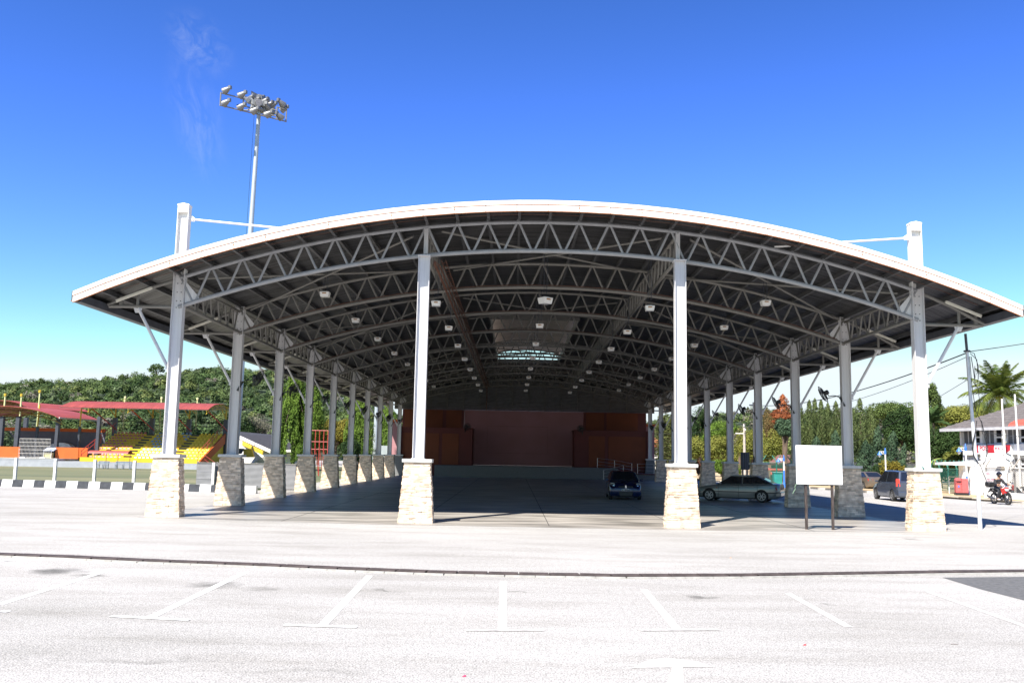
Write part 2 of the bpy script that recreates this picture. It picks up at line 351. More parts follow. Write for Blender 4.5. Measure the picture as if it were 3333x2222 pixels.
def foil_mat():
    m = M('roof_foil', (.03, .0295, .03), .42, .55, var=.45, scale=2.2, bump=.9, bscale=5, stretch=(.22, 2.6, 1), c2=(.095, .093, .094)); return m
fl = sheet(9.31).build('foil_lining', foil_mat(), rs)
# fascia in panels, with its rusty seam
mFas = M('fascia_cream', (.80, .77, .70), .5, var=.05, scale=2); mSeam = M('rust_seam', (.45, .16, .06), .8, var=.3, scale=20)
xs = np.linspace(XE0+.02, XE1-.02, 31); fas = MB(); sm = MB()
for a, b in zip(xs[:-1], xs[1:]):
    def strip(mb, z0, z1, y0, y1, a=a, b=b):
        mb.add([(a, y0, arc(z0, a)), (b, y0, arc(z0, b)), (b, y0, arc(z1, b)), (a, y0, arc(z1, a)), (a, y1, arc(z0, a)), (b, y1, arc(z0, b)), (b, y1, arc(z1, b)), (a, y1, arc(z1, a))],
               [(0, 1, 2, 3), (7, 6, 5, 4), (0, 4, 5, 1), (3, 2, 6, 7), (0, 3, 7, 4), (1, 5, 6, 2)])
    strip(fas, 9.03, 9.215, YF, YF+.05, a+.008, b-.008); strip(fas, 9.222, 9.345, YF-.012, YF+.05)
    strip(sm, 9.21, 9.221, YF-.016, YF+.045)
    if int((a+20)*10) % 2 == 0: sm.box(b-.02, b+.02, YF-.006, YF+.02, arc(9.12, b), arc(9.15, b))
    strip(sm, 9.015, 9.031, YF+.006, YF+.05)
fa = part(fas, 'fascia', mFas); sm.build('rust_seam', mSeam, fa)
gut = M('gutter_steel', (.06, .065, .08), .5, var=.2)
for s, xe in ((-1, XE0), (1, XE1)):
    zt = arc(9.33, xe); mb = MB()
    mb.box(xe-.02, xe+.02, YF+.02, YE, zt-.26, zt+.03); mb.box(xe-s*.24-.01, xe-s*.24+.01, YF+.06, YE, zt-.26, zt-.05); mb.box(min(xe, xe-s*.24), max(xe, xe-s*.24), YF+.06, YE, zt-.275, zt-.262)
    for y in np.arange(28, 86, 3.0): mb.box(min(xe-s*.03, xe-s*.22), max(xe-s*.03, xe-s*.22), y-.02, y+.02, zt-.2, zt-.06)
    g = part(mb, 'gutter', gut); MB().box(xe-.026, xe+.026, YF-.006, YF+.02, zt-.27, zt-.255).box(xe+s*.021, xe+s*.026, YF, YE, zt-.268, zt-.25).build('gutter_lip', mSeam, g)
# purlins
NP = 24; px = [XL+(XR-XL)*k/NP for k in range(-2, NP+3)]
PU = M('purlin_steel', (.09, .09, .093), .5, .3, var=.15, scale=4)
for x in px:
    z = arc(9.13, x)+.03; mb = MB()
    segs = [(YF+.08, YE)] if not (VX0+.1 < x < VX1-.1) else [(YF+.08, VY0), (VY1, YE)]
    for y0, y1 in segs:
        mb = MB(); mb.prism([(x-.012, y0, z), (x+.075, y0, z), (x+.075, y0, z+.012), (x+.012, y0, z+.012), (x+.012, y0, z+.133), (x+.075, y0, z+.133), (x+.075, y0, z+.145), (x-.012, y0, z+.145)], (0, y1-y0, 0)); part(mb, 'purlin', PU)
# arched trusses: one mesh pair shared by all ten
top = MB(); web = MB()
xs = np.linspace(XL, XR, 49)
top.tube([(x, 0, arc(9.10, x)) for x in xs], .058, 8); top.tube([(x, 0, arc(8.21, x)) for x in xs], .068, 8)
pitch = (XR-XL)/NP
for k in range(NP+1):
    xt = XL+pitch*k
    for s in (-1, 1):
        xb = xt+s*pitch*.44
        if not XL+.1 < xb < XR-.1: continue
        web.tube([(xt+s*.05, 0, arc(9.06, xt)), (xb, 0, arc(8.25, xb))], .038, 7, caps=False)
    top.box(xt-.03, xt+.03, -.03, .03, arc(9.14, xt), arc(9.20, xt))
topm, webm = top.mesh('roof_truss', mSteel, True), web.mesh('truss_web', mSteel, True)
for me in (topm, webm): me.set_sharp_from_angle(angle=math.radians(40))
TY = [27.1]+[D0+BAY*i for i in range(1, NB)]
tf, wf = topm.copy(), webm.copy()
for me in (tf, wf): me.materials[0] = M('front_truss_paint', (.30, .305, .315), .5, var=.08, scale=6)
o = link('roof_truss', tf, hall, Vector((0, TY[0], 0))-HL); link('truss_web', wf, o)
for y in TY[1:]:
    o = link('roof_truss', topm, hall, Vector((0, y, 0))-HL); link('truss_web', webm, o)
# lengthwise trusses between the arched ones
def side_truss(x):
    ch = MB(); wb = MB(); zt, zb = arc(9.02, x), arc(8.27, x)
    ch.tube([(x, .1, zt), (x, BAY-.1, zt)], .05, 8); ch.tube([(x, .1, zb), (x, BAY-.1, zb)], .058, 8)
    n = 7
    for k in range(n):
        y0 = .25+(BAY-.5)*k/n; y1 = .25+(BAY-.5)*(k+1)/n; ym = (y0+y1)/2
        for a in (y0+.06, y1-.06): wb.tube([(x, ym+(a-ym)*.08, zb), (x, a, zt)], .032, 6, caps=False)
    return ch.mesh('side_truss', mSteel, True), wb.mesh('side_truss_web', mSteel, True)
for x in (XL, X2, X3, XR):
    a, b = side_truss(x)
    for i in range(NB-1):
        o = link('side_truss', a, hall, Vector((0, D0+BAY*i, 0))-HL); link('side_truss_web', b, o)
# crossed wind braces under the roof
for i in (0, 2, 5, 7):
    y0, y1 = D0+BAY*i, D0+BAY*(i+1)
    for xa, xb in ((XL, X2), (X2, X3), (X3, XR)):
        mb = MB(); ins = .45
        xa_, xb_ = xa+ins, xb-ins
        mid = lambda t: None
        mb.tube([(xa_, y0+.2, arc(9.0, xa_)), (xb_, y1-.2, arc(9.0, xb_))], .036, 7); mb.tube([(xb_, y0+.2, arc(8.92, xb_)), (xa_, y1-.2, arc(8.92, xa_))], .036, 7)
        part(mb, 'wind_brace', mSteel, True)
# columns
def ibeam(mb, z0, z1, wd=.34, dp=.24, x=0, y=0):
    h = wd/2
    for s in (-1, 1): mb.box(x+s*(h-.008)-.008, x+s*(h-.008)+.008, y-dp/2, y+dp/2, z0, z1)
    mb.box(x-h+.017, x+h-.017, y-.012, y+.012, z0, z1)
rs2 = random.Random(5)
def pedestal(wb=1.0, wt=.74, dp=.46, H=1.72):
    core = MB(); core.add([(-wb/2+.05, -dp/2+.04, 0), (wb/2-.05, -dp/2+.04, 0), (wb/2-.05, dp/2-.04, 0), (-wb/2+.05, dp/2-.04, 0), (-wt/2+.05, -dp/2+.04, H), (wt/2-.05, -dp/2+.04, H), (wt/2-.05, dp/2-.04, H), (-wt/2+.05, dp/2-.04, H)],
        [(3, 2, 1, 0), (4, 5, 6, 7), (0, 1, 5, 4), (1, 2, 6, 5), (2, 3, 7, 6), (3, 0, 4, 7)])
    z = 0
    def stone(p0, p1, n_, z0, z1, t):
        n_ = np.array(n_); a = np.array([*p0, 0.]); b = np.array([*p1, 0.]); j = lambda s: rs2.uniform(-s, s)
        core.add([a+[0, 0, z0]+n_*-.05, b+[0, 0, z0]+n_*-.05, b+[0, 0, z1]+n_*-.05, a+[0, 0, z1]+n_*-.05,
                  a+[0, 0, z0+.002]+n_*(t+j(.006)), b+[0, 0, z0+.002]+n_*(t+j(.006)), b+[0, 0, z1-.003]+n_*(t+j(.008)), a+[0, 0, z1-.003]+n_*(t+j(.008))],
                 [(4, 5, 6, 7), (0, 1, 5, 4), (1, 2, 6, 5), (2, 3, 7, 6), (3, 0, 4, 7)])
    while z < H-.02:
        h = min(rs2.choice([.035, .05, .055, .07, .08]), H-z); half = (wb+(wt-wb)*(z+h/2)/H)/2
        for (c, d, n_, ln) in (((-half, -dp/2), (1, 0), (0, -1, 0), 2*half), ((half, -dp/2), (0, 1), (1, 0, 0), dp), ((half, dp/2), (-1, 0), (0, 1, 0), 2*half), ((-half, dp/2), (0, -1), (-1, 0, 0), dp)):
            s = 0; cuts = [0]
            tile = [.29, .58, .87] if n_[1] else []
            while s < ln-.08:
                s += rs2.uniform(.1, .34); cuts.append(min(s, ln))
            cuts[-1] = ln
            for a, b in zip(cuts[:-1], cuts[1:]):
                if b-a < .02: continue
                p0 = (c[0]+d[0]*(a+.001), c[1]+d[1]*(a+.001)); p1 = (c[0]+d[0]*(b-.001), c[1]+d[1]*(b-.001))
                stone(p0, p1, n_, z+.001, z+h, rs2.choice([0, .002, .005, .008, .012, .018]))
        z += h
    return core
peds = [pedestal().mesh('stone_pedestal', mStone) for _ in range(4)]
aggp = MB().add([(-.5, -.23, 0), (.5, -.23, 0), (.5, .23, 0), (-.5, .23, 0), (-.37, -.23, 1.72), (.37, -.23, 1.72), (.37, .23, 1.72), (-.37, .23, 1.72)], [(3, 2, 1, 0), (4, 5, 6, 7), (0, 1, 5, 4), (1, 2, 6, 5), (2, 3, 7, 6), (3, 0, 4, 7)]).mesh('stone_pedestal', mAgg)
cap = MB(); cap.add([(-.42, -.28, 1.725), (.42, -.28, 1.725), (.42, .28, 1.725), (-.42, .28, 1.725), (-.43, -.29, 1.74), (.43, -.29, 1.74), (.43, .29, 1.74), (-.43, .29, 1.74), (-.43, -.29, 1.825), (.43, -.29, 1.825), (.43, .29, 1.825), (-.43, .29, 1.825)],
    [(3, 2, 1, 0), (0, 1, 5, 4), (1, 2, 6, 5), (2, 3, 7, 6), (3, 0, 4, 7), (4, 5, 9, 8), (5, 6, 10, 9), (6, 7, 11, 10), (7, 4, 8, 11), (8, 9, 10, 11)])
capm = cap.mesh('pedestal_cap', mCap)
def shaft(zt, bolts=True, plate=None):
    mb = MB(); ibeam(mb, 1.84, zt); mb.box(-.2, .2, -.15, .15, 1.825, 1.845)
    if plate is not None: mb.box(-.19, .19, -.15, .15, zt, zt+.02)
    return mb
def boltset(zs):
    mb = MB()
    for z in zs:
        for x in (-.06, .06): mb.lathe([(.016, 0), (.016, .014), (.009, .018)], 6, (x, -.012, z), (0, -1, 0))
    return mb
ztl, ztr = arc(9.22, XL), arc(9.22, XR)
sides = {}
for nm, x, zt in (('l', XL, ztl), ('r', XR, ztr)):
    zc = arc(8.21, x); sides[nm] = (shaft(zt).mesh('column', mCol), boltset([zc+.72, zc+.45, zc+.18, zc-.02]).mesh('bolts', mDark))
k = 0
def column(x, y, me, ped, py=0., bolts=None):
    c = link('column', me, hall, Vector((x, y, 0))-HL)
    link('stone_pedestal', ped, c, (0, py, 0)); link('pedestal_cap', capm, c, (0, py, 0))
    if bolts: link('bolts', bolts, c)
    return c
corner = []
for i in range(NB):
    for nm, x in (('l', XL), ('r', XR)):
        c = column(x, TY[i], sides[nm][0], aggp if i == 9 else peds[k % 4], 0, sides[nm][1]); k += 1
        if i == 0: corner.append((x, c))
front = shaft(arc(8.21, X2)-.11, plate=1)
fm = front.mesh('column', mCol)
for x in (X2, X3):
    c = column(x, 26.75, fm, peds[k % 4], -.12); k += 1
    st = MB(); ibeam(st, arc(8.21, X2)-.07, arc(9.05, X2), .12, .12, 0, .33); st.box(-.16, .16, .05, .42, arc(8.21, X2)-.088, arc(8.21, X2)-.068)
    st.build('stiffener', mCol, c)
# gusset plates beside the outer columns
for x, s in ((XL, 1), (XR, -1)):
    for y in TY:
        mb = MB(); mb.prism([(x+s*.18, y-.008, arc(8.25, x)), (x+s*.62, y-.008, arc(8.30, x+s*.6)), (x+s*.18, y-.008, arc(9.0, x))], (0, .016, 0))
        part(mb, 'gusset_plate', mCol)
# masts standing on through the roof, their caps and tie rods
for (x, c), zt in zip(corner, (9.42, 9.24)):
    ms = MB(); ibeam(ms, arc(9.225, x), zt-.02, .34, .26); ms.box(-.153, .153, -.128, -.02, zt-.22, zt-.02)
    ms.box(-.153, .153, .02, .128, zt-.22, zt-.02)
    m_ = ms.build('mast', mWhite, c)
    MB().prism([(-.18, -.14, zt-.02), (.18, -.14, zt-.02), (.18, -.14, zt+.03), (0, -.14, zt+.07), (-.18, -.14, zt+.03)], (0, .28, 0)).build('mast_cap', mWhite, c)
    s = 1 if x < 0 else -1; zr = zt-.42 if s > 0 else zt-.44
    mb = MB(); mb.tube([(x+s*.3, 27.1, zr), (x+s*2.7, 27.1, zr-.20), (x+s*4.3, 27.1, zr-.34)], .034, 8)
    mb.prism([(x+s*.17, 27.09, zr-.06), (x+s*.33, 27.09, zr-.06), (x+s*.33, 27.09, zr+.05), (x+s*.17, 27.09, zr+.16)], (0, .02, 0)); mb.lathe([(.03, 0), (.03, .05)], 8, (x+s*.27, 27.07, zr), (0, 1, 0))
    part(mb, 'tie_rod', mWhite, True)
# eave brackets outside the side columns
for x, s, xe in ((XL, -1, XE0), (XR, 1, XE1)):
    zt = arc(9.04, x); zh = 6.27 if s < 0 else 6.14; xt = xe-s*.32
    mb = MB(); mb.tube([(x+s*.17, 0, arc(9.04, x)-.02), ((x+xt)/2, 0, (zt+zh)/2+.1), (xt, 0, zh+.03)], .055, 8); mb.tube([(x+s*.17, 0, zh), (xt-s*.04, 0, zh-.01)], .052, 8)
    xm = x+s*1.25; mb.tube([(xm, 0, zh), (xm, 0, zh+.62*(1-(1.25/(abs(xt-x)+.2)))+.16)], .045, 7); xn = x+s*1.75; mb.box(xn-.05, xn+.05, -.03, .03, zh+.03, zh+.30)
    bm = mb.mesh('eave_bracket', mSteel, True); bm.set_sharp_from_angle(angle=math.radians(40))
    st = MB().tube([(x+s*1.22, 0, zh-.06), (x+s*.24, 0, zh-1.78)], .048, 8); st.box(min(x+s*.17, x+s*.27), max(x+s*.17, x+s*.27), -.012, .012, zh-1.92, zh-1.7); st.prism([(x+s*1.1, -.01, zh-.05), (x+s*1.36, -.01, zh-.05), (x+s*1.3, -.01, zh-.2), (x+s*1.14, -.01, zh-.2)], (0, .02, 0))
    sm_ = st.mesh('strut', mCol, True); sm_.set_sharp_from_angle(angle=math.radians(40))
    for y in TY:
        o = link('eave_bracket', bm, hall, Vector((0, y, 0))-HL); link('strut', sm_, o)
# tube light boxes under the eaves, cable tray and conduits
mTray = M('tray_orange', (.12, .05, .03), .6, var=.3, scale=8)
mb = MB(); x = X2+.28; z = arc(8.0, X2)
mb.box(x-.035, x+.035, 27.0, 80, z-.03, z); mb.box(x+.08, x+.12, 27.6, 80, z+.03, z+.05)
for y in np.arange(28, 80, .45): mb.box(x+.16, x+.30, y-.012, y+.012, z+.16, z+.18)
mb.box(x+.155, x+.17, 27.6, 80, z+.14, z+.19); mb.box(x+.29, x+.305, 27.6, 80, z+.14, z+.19)
mb.tube([(x, 26.98, z+.05), (x-.02, 26.95, z-.1), (x+.06, 26.97, z-.28), (x+.14, 27.0, z-.1), (x+.02, 27.0, z+.02)], .014, 6)
part(mb, 'cable_tray', mTray)
mb = MB()
for y in TY[1:4]: mb.tube([(x_, y-.09, arc(8.28, x_)) for x_ in np.linspace(XL+.3, XR-.3, 24)], .012, 5)
for z_ in (9.24, 9.17): mb.tube([(x_, 25.9+(9.24-z_)*8, arc(z_, x_)) for x_ in np.linspace(XL-1.5, XR+1.5, 24)], .008, 5)
part(mb, 'conduit', mTray)
mTube = M('tube_light', (.62, .6, .52), .4, var=.05)
for x, s in ((XL, -1), (XR, 1)):
    for y in TY:
        mb = MB(); a = (x+s*.7, y-.35, arc(8.99, x+s*.7)); b = (x+s*1.75, y-.35, arc(8.99, x+s*1.75)); mb.bar(a, b, .09, .05); mb.tube([(a[0], a[1], a[2]-.04), (b[0], b[1], b[2]-.04)], .015, 6)
        part(mb, 'tube_light', mTube)
# raised roof vent
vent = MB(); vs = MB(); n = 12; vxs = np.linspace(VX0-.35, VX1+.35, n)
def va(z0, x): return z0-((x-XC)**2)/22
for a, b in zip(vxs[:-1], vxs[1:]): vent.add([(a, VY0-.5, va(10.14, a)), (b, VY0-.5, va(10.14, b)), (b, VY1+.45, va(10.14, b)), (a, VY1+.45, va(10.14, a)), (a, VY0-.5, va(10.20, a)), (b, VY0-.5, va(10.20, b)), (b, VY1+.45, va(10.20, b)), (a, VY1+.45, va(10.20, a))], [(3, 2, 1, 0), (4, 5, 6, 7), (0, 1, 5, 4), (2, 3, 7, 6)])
vp = part(vent, 'roof_vent', M('bounce_lit_vent_foil', (.46, .41, .36), .45, .25, var=.2, scale=2, bump=.5, bscale=5, stretch=(.25, 2.5, 1)))  # lining foil lightened and tinted peach for sunlight bounced into the vent
for y in [VY0]+[D0+BAY*i for i in range(4, 8)]+[VY1]:
    for x in (VX0+.04, VX1-.04): vs.box(x-.035, x+.035, y-.035, y+.035, arc(9.32, x), va(10.13, x))
    vs.tube([(x_, y, va(10.07, x_)) for x_ in np.linspace(VX0, VX1, 9)], .035, 6)
for z_ in (9.52, 9.78): vs.box(VX0, VX1, VY1-.03, VY1+.03, z_-.05, z_+.05)
for x in (VX0+.04, VX1-.04):
    vs.box(x-.02, x+.02, VY0, VY1, arc(9.1, x), arc(9.5, x))
for y in (VY0, VY1): vs.box(VX0, VX1, y-.02, y+.02, arc(9.12, VX0), 9.34)
vc = MB().box(VX0, VX1, VY0-.01, VY0+.01, 9.3, 9.8)
vs.build('vent_frame', mSteel, vp, False); vc.build('vent_cladding', M('vent_sheet', (.3, .28, .26), .5, .3, var=.15), vp, False)
# hanging lamps
mBox = M('lamp_white', (.74, .73, .70), .4, var=.05); mLbl = M('lamp_label', (.38, .20, .09), .6, var=.3, scale=40); mLens = M('lamp_lens', (.45, .47, .5), .15, var=.05)
def make_lamp():
    t = thing('ceiling_lamp', None, 'ceiling lamp')
    MB().add([(-.13, -.12, -.09), (.13, -.12, -.09), (.13, .12, -.09), (-.13, .12, -.09), (-.155, -.14, .05), (.155, -.14, .05), (.155, .14, .05), (-.155, .14, .05), (-.155, -.14, .075), (.155, -.14, .075), (.155, .14, .075), (-.155, .14, .075)],
        [(3, 2, 1, 0), (0, 1, 5, 4), (1, 2, 6, 5), (2, 3, 7, 6), (3, 0, 4, 7), (4, 5, 9, 8), (5, 6, 10, 9), (6, 7, 11, 10), (7, 4, 8, 11), (8, 9, 10, 11)]).box(-.08, .08, -.06, .06, .075, .10).build('housing', mBox, t)
    MB().box(-.065, .065, -.146, -.135, .005, .045).box(-.06, -.045, -.15, -.13, .02, .03).build('name_plate', mLbl, t)
    MB().box(-.115, .115, -.1, .1, -.096, -.0905).build('lens', mLens, t)
    MB().tube([(-.05, 0, .1), (-.05, 0, 1.0)], .008, 5).tube([(.05, 0, .1), (.05, 0, 1.0)], .008, 5).tube([(.05, .02, .1), (.09, .03, .4), (.03, .03, .75), (.05, .02, 1.0)], .007, 5).build('hanger', mDark, t)
    return t
rows = [(-6.5, 7.28, 'in the row nearest the left eave'), (-2.72, 7.03, 'in the row along the orange cable tray'), (.98, 7.2, 'in the row under the roof crown'), (4.52, 7.0, 'in the row just right of the crown'), (8.44, 7.25, 'in the row nearest the right eave')]
proto = None
for x, z, rl in rows:
    for i in range(8):
        if proto is None: o = proto = make_lamp()
        else: o = copy_tree(proto)
        zc = z-.015*i if abs(x-.98) < .1 else z
        o.location = (x-.015*i*(1 if x > 0 else 0), 30.2+BAY*i, zc); o.rotation_euler = (0, 0, math.radians(38) if (i == 0 and abs(x-.98) < .1) else random.uniform(-.08, .08))
        top_z = arc(9.2, x)-zc; o['label'] = f'white box ceiling lamp, {ordw(i)} from the front {rl}'; o['group'] = 'boxed lamps hanging under the hall roof'
        for ch in o.children:
            if ch.name.startswith('hanger'): ch.scale = (1, 1, (top_z)/1.0)
        if i == 0 and abs(x-.98) < .1: o.scale = (1.25, 1.25, 1.25)
# wall fans on the columns
cage = MB(); blade = MB()
R_ = .33
for r, y_ in ((R_, 0), (.25, -.055), (.17, -.075), (.08, -.085), (.25, .05), (.17, .06)): cage.tube([(r*math.cos(t), y_, r*math.sin(t)) for t in np.linspace(0, 2*PI, 22, endpoint=False)], .012 if r == R_ else .006, 5, closed=True)
for t in np.linspace(0, 2*PI, 30, endpoint=False):
    c, s = math.cos(t), math.sin(t); cage.tube([(.05*c, -.087, .05*s), (.15*c, -.075, .15*s), (.22*c, -.055, .22*s), (R_*c, 0, R_*s), (.22*c, .05, .22*s), (.1*c, .065, .1*s)], .005, 4, caps=False)
for k in range(3):
    t0 = 2*PI*k/3; pts = []
    for rr_, w0, w1 in ((.05, -.35, .35), (.15, -.5, .45), (.25, -.45, .3)):
        pts.append([(rr_*math.cos(t0+w0), -.02, rr_*math.sin(t0+w0)), (rr_*math.cos(t0+w1), .02, rr_*math.sin(t0+w1))])
    for a, b in zip(pts[:-1], pts[1:]): blade.quad(a[0], a[1], b[1], b[0])
def make_fan():
    t = thing('wall_fan', None, 'wall fan')
    cage.build('cage', mBlack, t, smooth=True); blade.build('blades', M('fan_blade', (.06, .06, .06), .4), t)
    MB().lathe([(.04, .02), (.085, .05), (.085, .19), (.06, .22)], 14, (0, 0, 0), (0, 1, 0)).build('motor', mBlack, t, smooth=True)
    MB().lathe([(.05, -.095), (.055, -.085), (.055, -.08)], 12, (0, 0, 0), (0, 1, 0)).build('hub', mBlack, t)
    MB().tube([(0, .14, -.05), (0, .15, -.17), (0, .26, -.2), (0, .36, -.26), (0, .44, -.36), (0, .46, -.55)], .017, 6).box(-.035, .035, .43, .49, -.75, -.36).build('wall_bracket', mBlack, t)
    return t
fproto = None
for side, x, s in (('left', XL, 1), ('right', XR, -1)):
    for i in range(1, 9):
        o = fproto = make_fan() if fproto is None else fproto
        if i > 1 or s < 0: o = copy_tree(fproto)
        yaw = math.radians(90*s+random.choice([-30, -14, -4, 10, 24])*1.0)
        o.rotation_mode = 'ZYX' if False else 'XYZ'
        zz = 4.72 if s > 0 else 4.55
        Mx = Matrix.Rotation(yaw, 4, 'Z') @ Matrix.Rotation(math.radians(28), 4, 'X')
        # arm end sits at the column flange
        arm = (Matrix.Rotation(yaw, 4, 'Z') @ Matrix.Rotation(math.radians(28), 4, 'X')) @ Vector((0, .46, -.5))
        pos = Vector((x+s*.19, TY[i]-.05, zz-.35))-arm
        o.matrix_world = Matrix.Translation(pos) @ Mx
        o['label'] = f'black caged wall fan on the {side} column row, {ordw(i)} column from the front corner' if i else ''
        o['label'] = f'black caged wall fan on the {ordw(i)} column of the {side} side row'
        o['group'] = 'wall fans on the side columns'
# ------------------------------------------------------------------ the stage at the far end
SL = Vector((1, 82, 0)); stage = thing('stage', 'concrete stage with pink backdrop and orange wing walls at the hall end', 'stage', SL)
def sp(mb, name, m): return mb.build(name, m, stage, True)
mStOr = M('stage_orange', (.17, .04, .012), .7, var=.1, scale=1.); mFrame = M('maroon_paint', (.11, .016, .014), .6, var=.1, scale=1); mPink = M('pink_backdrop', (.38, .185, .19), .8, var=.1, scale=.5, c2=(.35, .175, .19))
pl = MB(); pl.prism([(-6.8, 78.4, 0), (9.1, 79.2, 0), (9.1, 86, 0), (-6.8, 86, 0)], (0, 0, .98)); sp(pl, 'platform', mAgg)
MB()
b = MB().box(-4.75, 6.55, 85.9, 86.1, .985, 6.1); bd = sp(b, 'backdrop', mPink)
MB().box(-2.55, 3.2, 85.895, 85.899, 4.62, 4.68).box(-2.55, 3.2, 85.895, 85.899, 2.12, 2.16).box(-2.55, -2.51, 85.894, 85.899, 2.2, 4.6).box(3.16, 3.2, 85.894, 85.899, 2.2, 4.6).build('tape_marks', M('tape_trace', (.30, .14, .15), .8), bd)
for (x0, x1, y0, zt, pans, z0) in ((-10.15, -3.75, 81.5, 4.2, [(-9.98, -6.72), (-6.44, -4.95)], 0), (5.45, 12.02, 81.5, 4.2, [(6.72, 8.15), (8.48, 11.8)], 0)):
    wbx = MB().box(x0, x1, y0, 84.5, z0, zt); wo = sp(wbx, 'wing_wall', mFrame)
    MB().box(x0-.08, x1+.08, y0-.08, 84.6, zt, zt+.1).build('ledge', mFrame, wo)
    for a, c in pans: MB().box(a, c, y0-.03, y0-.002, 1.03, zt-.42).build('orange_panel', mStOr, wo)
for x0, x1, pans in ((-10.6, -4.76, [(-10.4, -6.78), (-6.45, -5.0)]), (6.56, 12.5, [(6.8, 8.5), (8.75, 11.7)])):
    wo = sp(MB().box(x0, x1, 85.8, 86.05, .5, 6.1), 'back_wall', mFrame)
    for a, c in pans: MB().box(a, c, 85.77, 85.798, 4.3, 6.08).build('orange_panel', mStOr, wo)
g = MB(); z = 6.12
while z < 9.3:
    hw = math.sqrt(max(0, RR*RR-(RR-(9.3-z))**2)) if 9.3 > z else 0; hw = min(hw, 12.4)
    g.add([(XC-hw, 86.3, z), (XC+hw, 86.3, z), (XC+hw, 86.22, z+.09), (XC-hw, 86.22, z+.09), (XC+hw, 86.3, z+.135), (XC-hw, 86.3, z+.135)], [(0, 1, 2, 3), (3, 2, 4, 5)]); z += .135
gb = sp(g, 'gable_cladding', M('gable_sheet', (.21, .21, .22), .6, .2, var=.12))
v = MB()
for x in np.arange(-9.5, 12, 1.55): v.box(x-.03, x+.03, 86.1, 86.2, 6.11, arc(9.2, x))
v.build('cladding_post', mSteel, gb); sp(MB().box(-2.7, -2.62, 86.0, 86.09, 6.12, arc(9.2, -2.7)), 'orange_pipe', mTray)
sp(MB().prism([(9.15, 78.2, 0), (9.15, 78.2, .02), (10.5, 78.2, .56), (12.15, 78.2, .56), (12.15, 78.2, 0)], (0, 2.6, 0)), 'ramp', mAgg)
sp(MB().box(9.5, 12.2, 78.1, 78.19, .5, .575), 'ramp_edge', mFrame)
rl = MB()
def rail(pts, h=.85):
    for p in pts: rl.tube([p, (p[0], p[1], p[2]+h)], .022, 6)
    for a, b in zip(pts[:-1], pts[1:]):
        for k in (1, .66, .33): rl.tube([(a[0], a[1], a[2]+h*k), (b[0], b[1], b[2]+h*k)], .014, 6)
rail([(7.66, 77.3, 0), (9.36, 77.6, .40)]); rail([(10.66, 78.3, .56), (12.09, 78.3, .56)]); rail([(7.33, 79.6, .98), (8.88, 80, .82), (10.43, 80.3, .57)])
sp(rl, 'handrail', M('rail_steel', (.5, .5, .5), .35, .7, var=.1))
sp(MB().prism([(7.5, 77.2, 0), (9.1, 77.5, .0), (9.1, 77.5, .38)], (0.2, 1.0, 0)), 'side_ramp', mAgg)

for q_, lb in ((AT(1250+637*.4252, 1200+447*.4252, 81.2), 'small black fan perched on the left wing wall of the stage'), (AT(1250+1503*.4252, 1200+462*.4252, 81.2), 'small black fan perched on the right wing wall of the stage')):
    o = copy_tree(fproto); o.matrix_world = Matrix.Translation(Vector(q_)+Vector((0, -.25, .05))) @ Matrix.Rotation(math.radians(20 if q_[0] < 0 else -20), 4, 'Z') @ Matrix.Rotation(math.radians(15), 4, 'X'); o['label'] = lb
for x0, x1 in ((-12.0, -11.0), (12.6, 13.5)):
    wo = sp(MB().box(x0, x1, 87.2, 88.5, 0, 4.9), 'side_wall', mPink); MB().box(x0-.15, x1+.15, 87.1, 88.6, 4.9, 5.15).build('ledge', mOrange, wo)
